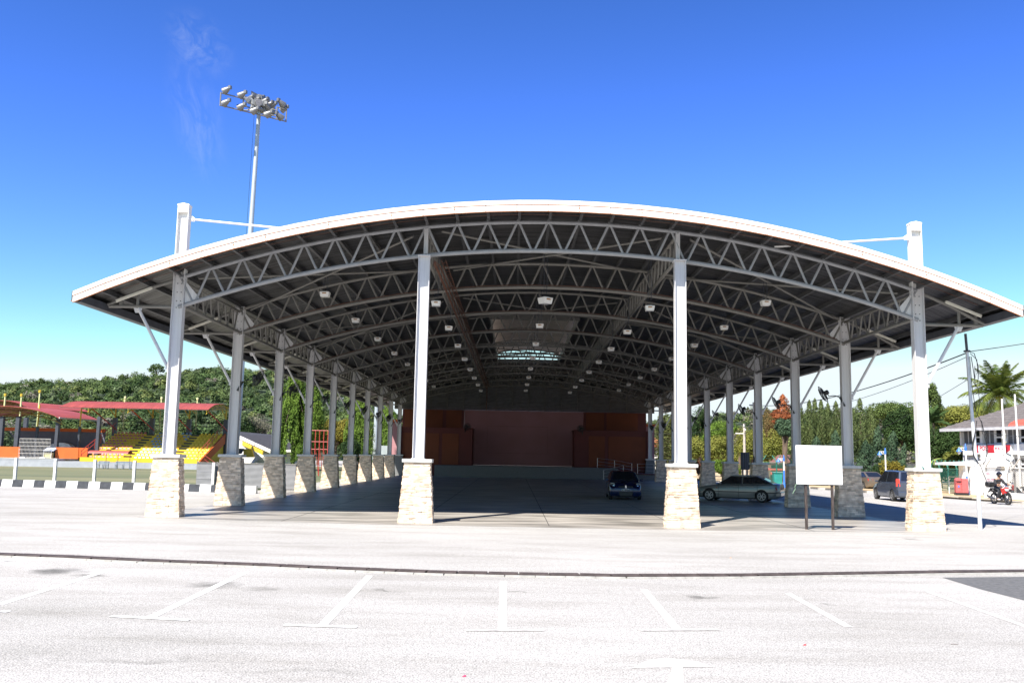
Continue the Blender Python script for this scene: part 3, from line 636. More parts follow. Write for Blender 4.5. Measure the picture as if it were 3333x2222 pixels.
# ------------------------------------------------------------------ vehicles
def paint(name, c, metal=.35, r=.25):
    m = M(name, c, r, metal, var=.04, scale=2)
    p = m.node_tree.nodes['Principled BSDF']; p.inputs['Coat Weight'].default_value = .6; p.inputs['Coat Roughness'].default_value = .05; return m
def car(label, cat, loc, rz, L, W, prof, gh, wheels, rw, pm, group=None, hatch=False, rim='five', name='parked_car', tail=None, head=None, light_m=None):
    """prof: (x, zbottom, ztop, halfwidth) stations; gh: belt x0,x1, roof x2,x3, zbelt0,zbelt1, zroof; x forward"""
    t = thing(name, label, cat, loc, rz, group)
    mb = MB(); secs = []
    for (x, zb, zt, hw) in prof:
        c = [(0, zb), (hw*.86, zb), (hw*.97, zb+.06), (hw, zb+(zt-zb)*.45), (hw*.985, zb+(zt-zb)*.72), (hw*.93, zt-.035), (hw*.80, zt), (0, zt+.018)]
        secs.append([(x, y, z) for y, z in c]+[(x, -y, z) for y, z in reversed(c[1:-1])])
    n = len(secs[0]); vs = [p for s in secs for p in s]; fs = []
    for i in range(len(secs)-1):
        for k in range(n): fs.append((i*n+k, (i+1)*n+k, (i+1)*n+(k+1) % n, i*n+(k+1) % n))
    fs.append(tuple(range(n))); fs.append(tuple(reversed(range((len(secs)-1)*n, len(secs)*n))))
    mb.add(vs, fs)
    body = mb.build('body', [pm, mBlack], t, smooth=True)
    cut = MB()
    for x in wheels:
        for s in (-1, 1): cut.lathe([(rw*1.16, -.13), (rw*1.16, .13)], 24, (x, s*(W/2-.03), rw), (0, 1, 0))
    co = cut.build('cutter', mBlack, None); co.parent = t
    bm_ = body.modifiers.new('b', 'BOOLEAN'); bm_.object = co; bm_.operation = 'DIFFERENCE'; bm_.solver = 'EXACT'
    me = evaluated(body); body.modifiers.clear(); body.data = me; bpy.data.objects.remove(co)
    # greenhouse
    x0, x1, x2, x3, zb0, zb1, zr = gh; wb, wr = W/2*.90, W/2*.70
    A = [(x0, zb0, wb), (x2, zr-.02, wr), (x3, zr-.03, wr), (x1, zb1, wb*.97)]
    xm = (x2+x3)/2
    def P(i, s): x, z, hw = A[i]; return np.array((x, s*hw, z))
    g = MB(); rp = []
    ring = []
    for i in range(4): ring.append([P(i, -1), P(i, 1)])
    mid = [np.array((xm, -wr, zr)), np.array((xm, wr, zr))]
    vs = [ring[0][0], ring[0][1], ring[1][0], ring[1][1], mid[0], mid[1], ring[2][0], ring[2][1], ring[3][0], ring[3][1]]
    g.add(vs, [(0, 1, 3, 2), (2, 3, 5, 4), (4, 5, 7, 6), (6, 7, 9, 8), (0, 2, 4, 6, 8), (9, 7, 5, 3, 1)])
    ro = g.build('cabin', pm, t); bv = ro.modifiers.new('bevel', 'BEVEL'); bv.width = .05; bv.segments = 3; bv.limit_method = 'ANGLE'; bv.angle_limit = .3
    def window(nm, q, off, m=mGlass):
        q = [np.array(p) for p in q]; nrm = np.cross(q[1]-q[0], q[2]-q[0]); nrm /= np.linalg.norm(nrm)
        if np.dot(nrm, off) < 0: nrm = -nrm
        o = MB().prism([p-nrm*.03 for p in q], nrm*.040).build(nm, m, t); b = o.modifiers.new('bevel', 'BEVEL'); b.width = .012; b.segments = 2; return o
    def lerp4(a, b, c, d, u0, u1, v0, v1):
        f = lambda u, v: (a*(1-u)+b*u)*(1-v)+(d*(1-u)+c*u)*v
        return [f(u0, v0), f(u1, v0), f(u1, v1), f(u0, v1)]
    window('windshield', lerp4(P(0, -1), P(0, 1), P(1, 1), P(1, -1), .07, .93, .06, .93), (1, 0, .3))
    window('rear_window', lerp4(P(3, -1), P(3, 1), P(2, 1), P(2, -1), .09, .91, .12, .9), (-1, 0, .3))
    for s in (-1, 1):
        a, b, c, d = P(0, s), P(3, s), P(2, s), P(1, s); tp = np.array((xm, s*wr, zr))
        sp_ = gh[-1] and .52
        def side(xa, xb, ins):
            # belt between xa and xb, rising to the roof edge but kept inside the pillars
            zbx = lambda x: zb0+(zb1-zb0)*(x-x0)/(x1-x0)+.03
            ztop = zr-.07
            def front(x, z): # limit by windshield line
                k = (z-zb0)/(zr-zb0); return x0+(x2-x0)*k-.06
            def rear(x, z):
                k = (z-zb1)/(zr-zb1); return x1+(x3-x1)*k+.09
            q = []
            for x, zf in ((xa, 0), (xb, 0), (xb, 1), (xa, 1)):
                z = zbx(x) if zf == 0 else ztop; xx = min(x, front(x, z)); xx = max(xx, rear(x, z))
                hw = wb+(wr-wb)*((z-(zb0+zb1)/2)/(zr-(zb0+zb1)/2)); q.append((xx, s*hw, z))
            return q
        xp = x0+(x1-x0)*.46
        window('side_window', side(x0+.1, xp+.03, 0), (0, s, .2)); window('side_window', side(xp-.03, x1, 0), (0, s, .2))
    # wheels
    for x in wheels:
        for s in (-1, 1):
            ax = (0, s, 0); c = (x, s*(W/2-.17), rw)
            wo = MB().lathe([(rw*.66, 0), (rw*.94, .0), (rw, .03), (rw, .13), (rw*.95, .165), (rw*.70, .17), (rw*.66, .15)], 28, c, ax).build('wheel', mRubber, t, smooth=True)
            r = MB(); r.lathe([(rw*.70, .135), (rw*.70, .165), (rw*.60, .166), (rw*.58, .12)], 28, c, ax); r.lathe([(rw*.16, .12), (rw*.15, .165)], 10, c, ax)
            ns = 5 if rim == 'five' else 6
            for k in range(ns):
                for dd in ((-.14, .14) if rim == 'split' else (0,)):
                    th = 2*PI*k/ns+dd; dv = np.array((math.cos(th), 0, math.sin(th))); cc = np.array(c)+np.array(ax)*.15
                    r.bar(cc+dv*rw*.12, cc+dv*rw*.62, rw*.13 if rim != 'split' else rw*.07, .02, up=(0, 1, 0))
            r.build('rim', M('alloy', (.32, .32, .33), .35, .7, var=.1), wo); MB().lathe([(rw*.6, .09), (rw*.6, .10)], 20, c, ax).build('brake_disc', mDark, wo)
    return t, dict(P=P, W=W)
def mirror(t, x, y, z, pm):
    for s in (-1, 1):
        o = MB().add([(x-.05, s*(y-.02), z-.045), (x+.06, s*(y-.02), z-.035), (x+.04, s*(y+.15), z-.04), (x-.05, s*(y+.16), z-.045), (x-.05, s*(y-.02), z+.05), (x+.05, s*(y-.02), z+.045), (x+.02, s*(y+.15), z+.05), (x-.05, s*(y+.16), z+.045)],
            [(3, 2, 1, 0), (4, 5, 6, 7), (0, 1, 5, 4), (1, 2, 6, 5), (2, 3, 7, 6), (3, 0, 4, 7)]).build('door_mirror', pm, t); b = o.modifiers.new('bevel', 'BEVEL'); b.width = .03; b.segments = 3
def put_text(s, size, m, parent, loc, rot, name='lettering', bold=0.):
    me = text_mesh(s, size, .002, bold); me.materials.clear(); me.materials.append(m); return link(name, me, parent, loc, rot)
def bev(o, w_=.015, seg=2):
    b = o.modifiers.new('bevel', 'BEVEL'); b.width = w_; b.segments = seg; b.limit_method = 'ANGLE'; return o; return o
mHead = M('headlight_glass', (.45, .47, .45), .12, .3, var=.3, scale=30); mTail = M('tail_glass', (.38, .012, .012), .15, var=.1); mPlate = M('plate_black', (.02, .02, .02), .4); mPlW = M('plate_white', (.75, .75, .75), .5)

# blue hatchback facing the camera
pb = paint('blue_paint', (.002, .010, .06), .3)
L_, W_ = 3.3, 1.52
prof = [(1.62, .30, .52, .58), (1.58, .20, .62, .66), (1.45, .15, .70, .73), (1.1, .13, .80, .76), (.62, .13, .87, .765), (0, .13, .88, .765), (-.8, .13, .90, .765), (-1.3, .15, .92, .75), (-1.6, .24, .90, .70), (-1.65, .34, .80, .64)]
bc, info = car('shiny blue hatchback parked under the hall facing the camera', 'car', (5.30, 44.0, .006), math.radians(-92.5), L_, W_, prof, (.74, -1.58, .10, -1.25, .86, .92, 1.31), (1.03, -1.05), .275, pb)
mirror(bc, .55, .76, .90, pb)
for s in (-1, 1):
    o = MB().prism([(1.52, s*.42, .56), (1.46, s*.66, .58), (1.20, s*.70, .78), (1.34, s*.52, .77)], (.05, 0, .012)).build('headlight', mHead, bc); bev(o, .015)
    o = MB().lathe([(.05, 0), (.045, .03)], 12, (1.5, s*.55, .64), (1, s*.3, .2)).build('lamp_bulb', mChrome, o)
    o = MB().prism([(1.575, s*.36, .26), (1.555, s*.62, .26), (1.545, s*.62, .40), (1.575, s*.34, .40)], (.03, 0, 0)).build('fog_lamp_recess', mBlack, bc)
    MB().lathe([(.035, 0), (.03, .012)], 12, (1.6, s*.5, .33), (1, 0, 0)).build('fog_lamp', mHead, o)
bev(MB().prism([(1.575, -.31, .565), (1.575, .31, .565), (1.55, .35, .655), (1.55, -.35, .655)], (.06, 0, 0)).build('grille', mBlack, bc), .02)
bev(MB().prism([(1.60, -.28, .19), (1.60, .28, .19), (1.6, .34, .40), (1.6, -.34, .40)], (.035, 0, 0)).build('air_intake', mBlack, bc), .02)
e_ = put_text('S', .16, mChrome, bc, (1.632, 0, .61), (PI/2, 0, PI/2), 'emblem', .008)
pl_ = MB().box(1.632, 1.642, -.19, .19, .425, .515).build('number_plate', mPlate, bc); MB().box(1.6415, 1.6435, -.19, .19, .505, .515).box(1.6415, 1.6435, -.19, .19, .425, .432).box(1.6415, 1.6435, -.19, -.182, .432, .505).box(1.6415, 1.6435, .182, .19, .432, .505).build('plate_border', mPlW, pl_)
put_text('PKG 4377', .072, mPlW, pl_, (1.646, 0, .468), (PI/2, 0, PI/2), 'plate_number', .001)
for s in (-.25, .2): MB().tube([(.80, s, .90), (.62, s+.28, .98)], .008, 5).build('wiper', mBlack, bc)

# grey notchback seen from its left side
pg = paint('grey_paint', (.20, .20, .19), .45, .28)
L_, W_ = 3.98, 1.50
prof = [(1.98, .28, .50, .52), (1.95, .20, .58, .62), (1.82, .16, .64, .70), (1.45, .14, .70, .745), (.85, .14, .78, .75), (0, .14, .80, .75), (-.9, .14, .82, .75), (-1.5, .15, .845, .745), (-1.85, .18, .86, .70), (-1.97, .26, .83, .64), (-2.0, .34, .70, .62)]
hd = math.atan2(1.0, -2.05)
sd, info = car('grey sedan parked side-on between the right-hand stone pedestals', 'car', (10.80, 43.62, .006), hd, L_, W_, prof, (.95, -1.72, .22, -.95, .78, .845, 1.24), (1.27, -1.17), .275, pg, rim='split')
mirror(sd, .72, .74, .83, pg)
for s in (-1, 1):
    bev(MB().prism([(1.93, s*.36, .50), (1.80, s*.67, .50), (1.74, s*.68, .60), (1.90, s*.38, .59)], (.045, 0, .01)).build('headlight', mHead, sd), .01)
    bev(MB().prism([(-1.99, s*.36, .60), (-1.84, s*.695, .58), (-1.78, s*.71, .72), (-1.97, s*.38, .74)], (-.04, s*.012, .0)).build('tail_light', mTail, sd), .01)
    MB().box(.88, .94, *( (s*.745, s*.757) if s > 0 else (s*.757, s*.745)), .60, .64).build('side_repeater', M('amber_glass', (.5, .12, .03), .2), sd)
    for x in (.05, -.72): bev(MB().box(x-.10, x+.07, *((s*.745, s*.77) if s > 0 else (s*.77, s*.745)), .68, .72).build('door_handle', pg, sd), .008)
    dl = MB()
    for x, z0, z1 in ((.83, .22, .76), (-.12, .22, .78), (-.98, .42, .8)): dl.box(x-.006, x+.006, *((s*.742, s*.7525) if s > 0 else (s*.7525, s*.742)), z0, z1)
    dl.build('door_seam', mBlack, sd); MB().box(-1.9, 1.8, *((s*.742, s*.756) if s > 0 else (s*.756, s*.742)), .44, .475).build('rubbing_strip', mBlack, sd)
bev(MB().box(-2.05, -1.80, -.70, .70, .28, .50).build('rear_bumper', pg, sd), .04, 3); MB().box(-2.015, -2.0, -.2, .2, .60, .70).build('number_plate', mPlate, sd)

# dark people carrier driving away on the road
pm_ = paint('slate_paint', (.085, .10, .135), .5, .22)
L_, W_ = 3.7, 1.5
prof = [(1.85, .30, .58, .56), (1.78, .22, .72, .66), (1.4, .18, .82, .73), (.9, .17, .92, .75), (0, .17, .95, .75), (-.9, .17, .97, .75), (-1.5, .18, .98, .75), (-1.78, .22, .98, .73), (-1.84, .32, .95, .70)]
mv, info = car('dark blue-grey people carrier driving away along the road', 'car', (20.10, 47.75, .0), math.radians(88), L_, W_, prof, (1.10, -1.82, .35, -1.62, .90, .97, 1.56), (1.18, -1.12), .29, pm_, name='people_carrier')
mirror(mv, .80, .74, .96, pm_)
for s in (-1, 1): bev(MB().prism([(-1.83, s*.58, .76), (-1.74, s*.752, .76), (-1.70, s*.735, 1.14), (-1.80, s*.60, 1.14)], (-.03, s*.012, 0)).build('tail_light', M('bright_tail', (.85, .05, .03), .15), mv), .012)
bev(MB().box(-1.92, -1.7, -.72, .72, .26, .52).build('rear_bumper', pm_, mv), .05, 3)
MB().box(-1.87, -1.85, -.2, .2, .66, .76).build('number_plate', mPlate, mv)
MB().box(-1.89, -1.85, -.3, .3, .80, .83).build('tailgate_trim', mChrome, mv)

# bronze car farther down the road
pz = paint('bronze_paint', (.16, .13, .10), .4, .3)
L_, W_ = 4.0, 1.5
prof = [(2.0, .28, .52, .54), (1.9, .2, .62, .66), (1.4, .16, .74, .74), (.8, .15, .82, .75), (-.9, .15, .86, .75), (-1.6, .17, .90, .74), (-1.95, .24, .88, .68), (-2.0, .34, .74, .64)]
cz, info = car('bronze sedan parked by the road beyond the dark people carrier', 'car', (25.05, 65.2, 0), math.radians(97), L_, W_, prof, (.95, -1.7, .2, -.95, .82, .88, 1.28), (1.25, -1.2), .28, pz)
mirror(cz, .72, .74, .88, pz)
for s in (-1, 1): bev(MB().prism([(-1.98, s*.40, .66), (-1.86, s*.70, .64), (-1.80, s*.71, .80), (-1.97, s*.42, .80)], (-.03, s*.012, 0)).build('tail_light', mTail, cz), .01)
# ------------------------------------------------------------------ people helpers
def skin_mesh(verts, edges, radii, root=0, sub=1):
    me = bpy.data.meshes.new('skin'); me.from_pydata([tuple(v) for v in verts], edges, []); o = bpy.data.objects.new('skin', me); COL.objects.link(o)
    o.modifiers.new('skin', 'SKIN'); s = o.modifiers.new('sub', 'SUBSURF'); s.levels = sub; s.render_levels = sub
    for i, r in enumerate(radii):
        sv = me.skin_vertices[0].data[i]; sv.radius = (r, r) if not hasattr(r, '__len__') else r; sv.use_root = (i == root)
    out = evaluated(o); bpy.data.objects.remove(o); out.polygons.foreach_set('use_smooth', [True]*len(out.polygons)); return out
# motorbike (x forward) and rider
MBL = (24.16, 45.35, 0); MBR = math.radians(-84)
bk = thing('motorcycle', 'red and black underbone motorcycle with a black top box, ridden along the road', 'motorcycle', MBL, MBR)
mRedP = paint('red_plastic', (.55, .02, .012), .1, .25)
for nm, x in (('front', .55), ('rear', -.53)):
    wo = MB().tube([(x+.24*math.cos(t), 0, .27+.24*math.sin(t)) for t in np.linspace(0, 2*PI, 28, endpoint=False)], .042, 8, closed=True).build('wheel', mRubber, bk, smooth=True)
    r = MB().tube([(x+.20*math.cos(t), 0, .27+.20*math.sin(t)) for t in np.linspace(0, 2*PI, 28, endpoint=False)], .016, 6, closed=True); r.lathe([(.035, -.05), (.035, .05)], 10, (x, 0, .27), (0, 1, 0))
    for k in range(5): r.bar((x, 0, .27), (x+.2*math.cos(k*1.257), 0, .27+.2*math.sin(k*1.257)), .018, .03, up=(0, 1, 0))
    r.build('rim', mDark, wo)
fk = MB()
for y in (-.075, .075): fk.tube([(.55, y, .27), (.42, y, .62), (.36, y*.8, .82)], [.024, .022, .02], 8)
fk.tube([(.34, -.30, .96), (.37, -.18, .93), (.37, 0, .90), (.37, .18, .93), (.34, .30, .96)], .013, 7); fk.build('front_fork', mDark, bk, smooth=True)
for s in (-1, 1):
    MB().tube([(.34, s*.24, .953), (.33, s*.34, .967)], .019, 8).build('hand_grip', mRubber, bk)
    MB().tube([(.36, s*.22, .96), (.36, s*.28, 1.08)], .006, 5).ell((.36, s*.30, 1.11), (.015, .055, .035), 10, 6).build('mirror', mBlack, bk)
bev(MB().add([(.50, -.06, .56), (.50, .06, .56), (.40, .20, .80), (.40, -.20, .80), (.30, -.13, .50), (.30, .13, .50), (.26, .19, .80), (.26, -.19, .80), (.46, .10, .86), (.46, -.10, .86)],
    [(0, 1, 2, 8, 9, 3), (0, 4, 5, 1), (1, 5, 6, 2), (0, 3, 7, 4), (3, 9, 8, 2, 6, 7), (4, 7, 6, 5)]).build('front_fairing', mRedP, bk), .02)
bev(MB().prism([(.49, -.08, .66), (.49, .08, .66), (.45, .12, .78), (.45, -.12, .78)], (.04, 0, .01)).build('headlight', mHead, bk), .015)
MB().ell((.415, 0, .90), (.07, .12, .05), 12, 8).build('instrument_cowl', mChrome, bk, smooth=True)
MB().tube([(.55+.30*math.cos(t), 0, .27+.30*math.sin(t)) for t in np.linspace(.4, 2.3, 9)], [.02, .035, .04, .045, .045, .045, .04, .035, .02], 8).build('front_mudguard', mBlack, bk, smooth=True)
MB().tube([(.33, 0, .70), (.15, 0, .42), (-.2, 0, .36), (-.45, 0, .52), (-.72, 0, .70)], [.05, .06, .07, .06, .03], 8).build('frame', mBlack, bk, smooth=True)
MB().ell((-.02, 0, .30), (.2, .12, .12), 12, 8).build('engine', mDark, bk, smooth=True)
for s in (-1, 1): bev(MB().prism([(.30, s*.13, .72), (.22, s*.19, .74), (.02, s*.16, .46), (.14, s*.15, .34), (.24, s*.14, .42)], (0, s*.02, 0)).build('leg_shield', mBlack, bk), .01)
for s in (-1, 1): bev(MB().prism([(-.12, s*.11, .50), (-.55, s*.12, .62), (-.78, s*.07, .72), (-.5, s*.13, .70), (-.12, s*.12, .66)], (0, s*.02, 0)).build('side_panel', mBlack, bk), .01)
bev(MB().prism([(.05, -.11, .66), (-.65, -.12, .74), (-.68, -.10, .79), (-.3, -.12, .76), (.03, -.10, .74)], (0, .23, 0)).build('saddle', mBlack, bk), .02)
MB().tube([(-.1, -.15, .26), (-.4, -.16, .28), (-.82, -.17, .40)], [.02, .045, .05], 10).build('exhaust', mDark, bk, smooth=True)
o = MB().box(-.98, -.62, -.19, .19, .84, 1.08).build('top_box', mBlack, bk); bev(o, .07, 4)
MB().box(-.95, -.6, -.12, .12, .80, .835).build('luggage_rack', mDark, bk); MB().tube([(-.7, 0, .72), (-.98, 0, .56)], [.05, .03], 8).build('rear_mudguard', mBlack, bk)
bev(MB().prism([(-.72, -.08, .68), (-.72, .08, .68), (-.76, .06, .76), (-.76, -.06, .76)], (-.03, 0, 0)).build('tail_light', mTail, bk), .01)
MB().box(.40, .42, -.06, .06, .47, .55).build('number_plate', mPlate, bk)
mc2 = copy_tree(bk); mc2.location = (28.1, 50.6, 0); mc2.rotation_euler = (0, 0, math.radians(165)); mc2['label'] = 'red motorcycle parked without a rider behind the chain-link fence'
# rider
rd = thing('person', 'rider in dark jacket and black helmet sitting on the red motorcycle', 'person', MBL, MBR)
V = [(-.22, 0, .83), (-.20, 0, .98), (-.16, 0, 1.14), (-.12, 0, 1.24), (-.09, 0, 1.31), (-.06, 0, 1.40), (-.04, 0, 1.49)]
Rr = [(.13, .15), (.125, .14), (.135, .16), (.10, .13), .05, .085, .07]; Ed = [(0, 1), (1, 2), (2, 3), (3, 4), (4, 5), (5, 6)]
LIMB = {}
for s in (-1, 1):
    k = len(V); V += [(-.12, s*.17, 1.22), (-.02, s*.25, 1.02), (.22, s*.27, .97), (.30, s*.275, .965)]; Rr += [.062, .050, .038, .034]; Ed += [(3, k), (k, k+1), (k+1, k+2), (k+2, k+3)]
    for j, (dy, ln) in enumerate(((-.03, .075), (-.01, .085), (.012, .08), (.032, .065))):   # four fingers curled over the grip
        q = len(V); V += [(.335, s*.275+dy, .985), (.335+ln*.5, s*.275+dy, .975), (.335+ln*.55, s*.275+dy, .94)]; Rr += [.011, .009, .008]; Ed += [(k+3, q), (q, q+1), (q+1, q+2)]
    q = len(V); V += [(.325, s*.235, .95), (.36, s*.228, .94)]; Rr += [.012, .009]; Ed += [(k+3, q), (q, q+1)]
    k = len(V); V += [(-.18, s*.10, .80), (.18, s*.17, .70), (.02, s*.17, .36), (.02, s*.17, .27), (.16, s*.18, .245)]; Rr += [.095, .068, .05, .045, .035]; Ed += [(0, k), (k, k+1), (k+1, k+2), (k+2, k+3), (k+3, k+4)]
mSkin = M('skin_tone', (.42, .23, .15), .55, var=.05)
bm2 = skin_mesh(V, Ed, Rr); bm2.materials.append(mSkin); link('body', bm2, rd)
def sub(ids, grow, name, m):
    mp = {i: n for n, i in enumerate(ids)}; o = skin_mesh([V[i] for i in ids], [(mp[a], mp[b]) for a, b in Ed if a in mp and b in mp], [tuple(np.array(Rr[i])+grow) if hasattr(Rr[i], '__len__') else Rr[i]+grow for i in ids]); o.materials.append(m); return link(name, o, rd)
n0 = 7; per = 4+12+2+5; arms = []; legs = []
for s in range(2):
    b0 = n0+s*per; arms += [b0, b0+1, b0+2]; legs += [b0+18, b0+19, b0+20, b0+21]
sub([1, 2, 3]+arms, .022, 'jacket', M('jacket_black', (.022, .022, .026), .8, var=.3, scale=8)); sub([0, 1]+legs, .016, 'trousers', M('trousers_dark', (.03, .032, .04), .85, var=.3, scale=8))
for s in (-1, 1): MB().ell((.10, s*.175, .245), (.13, .05, .045), 12, 8).build('shoe', M('shoe_pale', (.55, .5, .48), .7), rd, smooth=True)
hm = MB().ell((-.05, 0, 1.475), (.145, .125, .135), 18, 12).build('helmet', paint('helmet_black', (.012, .012, .014), 0, .12), rd, smooth=True)
MB().ell((.0, 0, 1.50), (.125, .113, .055), 16, 8).build('visor', mGlass, hm, smooth=True); MB().tube([(-.03, .10, 1.38), (.03, .05, 1.335), (.03, -.05, 1.335), (-.03, -.10, 1.38)], .006, 5).build('chin_strap', mBlack, hm)
f = MB().ell((.045, 0, 1.425), (.045, .065, .05), 12, 8); f.build('face', mSkin, rd, smooth=True)
MB().ell((.095, 0, 1.425), (.014, .012, .018), 8, 6).build('nose', mSkin, rd, smooth=True); MB().box(.078, .092, -.02, .02, 1.392, 1.398).build('mouth', M('lip', (.3, .1, .09), .5), rd)
for s in (-1, 1): MB().ell((.086, s*.026, 1.447), (.006, .011, .006), 8, 6).build('eye', mBlack, rd)

# ------------------------------------------------------------------ signs, poles, street furniture
bd_ = thing('notice_board', 'blank white notice board on two dark posts before the hall', 'notice board', (8.95, 26.72, 0))
bev(MB().box(-.675, .675, -.045, -.005, 1.30, 2.43).build('panel', M('board_white', (.85, .85, .84), .5, var=.03), bd_), .015)
MB().box(-.66, .66, -.004, .02, 1.34, 1.39).box(-.66, .66, -.004, .02, 2.33, 2.38).build('batten', mDark, bd_)
mPost = M('post_timber', (.022, .017, .016), .85, var=.6, scale=7, stretch=(6, 6, .6), c2=(.06, .045, .04))
for x in (-.385, .385): bev(MB().box(x-.035, x+.035, .0, .07, 0, 2.36).build('post', mPost, bd_), .006)
MB().tube([(-.67, -.02, 1.31), (-.72, -.01, 1.22), (-.70, 0, 1.16), (-.76, 0, 1.07), (-.78, 0, 1.02)], .007, 5).build('cord', M('cord_green', (.25, .4, .25), .7), bd_)
q = AT(2110+1330/4.238, 1230+1345/4.238, 58.); Yb = 57.
c0, c1 = AT(2110+1275/4.238, 1230+1022/4.238, Yb), AT(2110+1398/4.238, 1230+1265/4.238, Yb)
t = thing('road_sign', 'dark back of a tall sign standing beyond the grey sedan', 'sign', ((c0[0]+c1[0])/2, Yb, 0)); wv = (c1[0]-c0[0])/2
s_ = MB().box(-wv, wv, -.02, .02, c1[2], c0[2]).build('panel', M('sign_back', (.025, .03, .035), .5, var=.2), t)
for x in (-wv*.5, wv*.1, wv*.55): MB().box(x-.04, x+.04, -.06, -.02, c1[2], c0[2]).build('rib', mDark, s_)
for x in (-wv*.55, wv*.45): MB().box(x-.04, x+.04, -.02, .06, 0, c1[2]).build('post', mDark, t)
# utility pole with cable coils
up = thing('utility_pole', 'slim silver utility pole with coiled cables beside the right corner', 'pole', (14.30, 28.1, 0))
MB().tube([(0, 0, 0), (-.02, 0, 1.5), (-.12, 0, 4.0), (-.165, 0, 5.45)], [.062, .060, .052, .046], 14).build('shaft', M('galvanised', (.62, .63, .66), .45, .35, var=.12, scale=5), up, smooth=True)
MB().tube([(-.165, 0, 5.45), (-.19, 0, 6.02)], .04, 10).build('top_tube', mDark, up); MB().lathe([(.1, -.025), (.1, .025)], 10, (-.165, 0, 5.47)).build('clamp', mDark, up)
mCable = M('cable_black', (.012, .012, .014), .6)
for (pts, r) in (([(-.12, -.06, 5.45), (.02, -.07, 5.4), (.13, -.07, 5.0), (.11, -.07, 4.6), (.02, -.07, 4.35), (-.02, -.07, 4.8), (-.08, -.07, 5.3)], .011), ([(-.1, -.06, 5.4), (.09, -.08, 5.2), (.1, -.08, 4.85), (.0, -.08, 4.6), (.02, -.08, 5.0)], .010),
                 ([(-.12, -.06, 5.3), (-.1, -.08, 4.4), (-.02, -.08, 3.6), (.15, -.08, 3.25), (.16, -.08, 2.9)], .010), ([(.14, -.08, 3.3), (.20, -.09, 3.0), (.28, -.09, 2.75), (.28, -.09, 2.3), (.14, -.09, 1.95), (0, -.08, 2.0), (-.16, -.09, 2.25), (-.17, -.09, 2.6), (-.05, -.08, 3.0), (.0, -.08, 3.3)], .012),
                 ([(.2, -.09, 2.9), (.27, -.09, 2.5), (.2, -.09, 2.05), (.04, -.08, 1.93), (-.12, -.09, 2.15), (-.19, -.09, 2.45), (-.07, -.08, 2.85)], .011), ([(.05, -.08, 1.95), (.1, -.09, 1.75), (.2, -.09, 1.5), (.22, -.08, 1.4)], .010), ([(.0, -.07, 3.4), (.12, -.07, 3.8), (.10, -.07, 4.3), (-.05, -.07, 4.5)], .008)):
    MB().tube(pts, r, 6).build('cable_coil', mCable, up, smooth=True)
def wire(p0, p1, sag, r=.012, label='', grp='overhead wires'):
    p0, p1 = np.array(p0, float), np.array(p1, float); pts = [p0+(p1-p0)*t-np.array((0, 0, sag*4*t*(1-t))) for t in np.linspace(0, 1, 20)]
    o = MB().tube([p-p0 for p in pts], r, 5).build('overhead_wire', mCable, None, smooth=True, loc=p0); return props(o, label, 'wire', grp)
ptop = (14.13, 28.1, 5.42)
e1 = AT(2453, 1318, 62.); p2x = e1
wire(ptop, e1, .55, .020, 'thick black overhead cable from the utility pole to the far dark pole')
wire((14.14, 28.1, 5.30), e1-np.array((0, 0, .35)), .75, .010, 'thin lower wire sagging beneath the thick overhead cable')
wire((14.13, 28.1, 5.45), (21.5, 25.5, 6.9), .12, .012, 'wire rising from the utility pole out to the right edge')
wire((14.2, 28.1, 3.05), AT(3440, 1402, 45.), .25, .010, 'wire crossing before the tiled post office roof')
wire((14.15, 28.1, 4.6), AT(2640, 1480, 70), .4, .008, 'faint thin wire dropping toward the cypress trees')
t = thing('utility_pole', 'dark steel pole beside the third pedestal of the right row', 'pole', (e1[0], 62, 0)); MB().tube([(0, 0, 0), (0, 0, e1[2]+.2)], [.10, .075], 12).build('shaft', M('pole_dark', (.05, .055, .06), .6), t, smooth=True); MB().box(-.3, .3, -.03, .03, e1[2]-.05, e1[2]+.05).build('crossarm', mDark, t)
c0 = AT(2422, 1378, 92.); t = thing('utility_pole', 'pale concrete pole with small crossarms among the yellow-green trees', 'pole', (c0[0], 92, 0)); MB().tube([(0, 0, 0), (0, 0, c0[2])], [.16, .11], 10).build('shaft', M('pole_concrete', (.42, .38, .33), .8, var=.2), t, smooth=True)
MB().box(-.9, .1, -.05, .05, c0[2]-1.05, c0[2]-.95).build('crossarm', mCap, t); MB().tube([(-.05, -.1, c0[2]-.3), (-.05, -.1, c0[2]-.1)], .08, 8).tube([(.1, -.1, c0[2]-.7), (.1, -.1, c0[2]-.5)], .08, 8).build('insulator', mCap, t)
wire(e1, c0, .5, .02, 'wire from the far dark pole to the concrete pole'); wire(e1-np.array((0, 0, .4)), c0-np.array((0, 0, .9)), .6, .018, 'lower wire from the far dark pole to the concrete pole')
wire(c0, c0+np.array((-9, 14, -.6)), .6, .02, 'wire leaving the concrete pole to the left among trees')
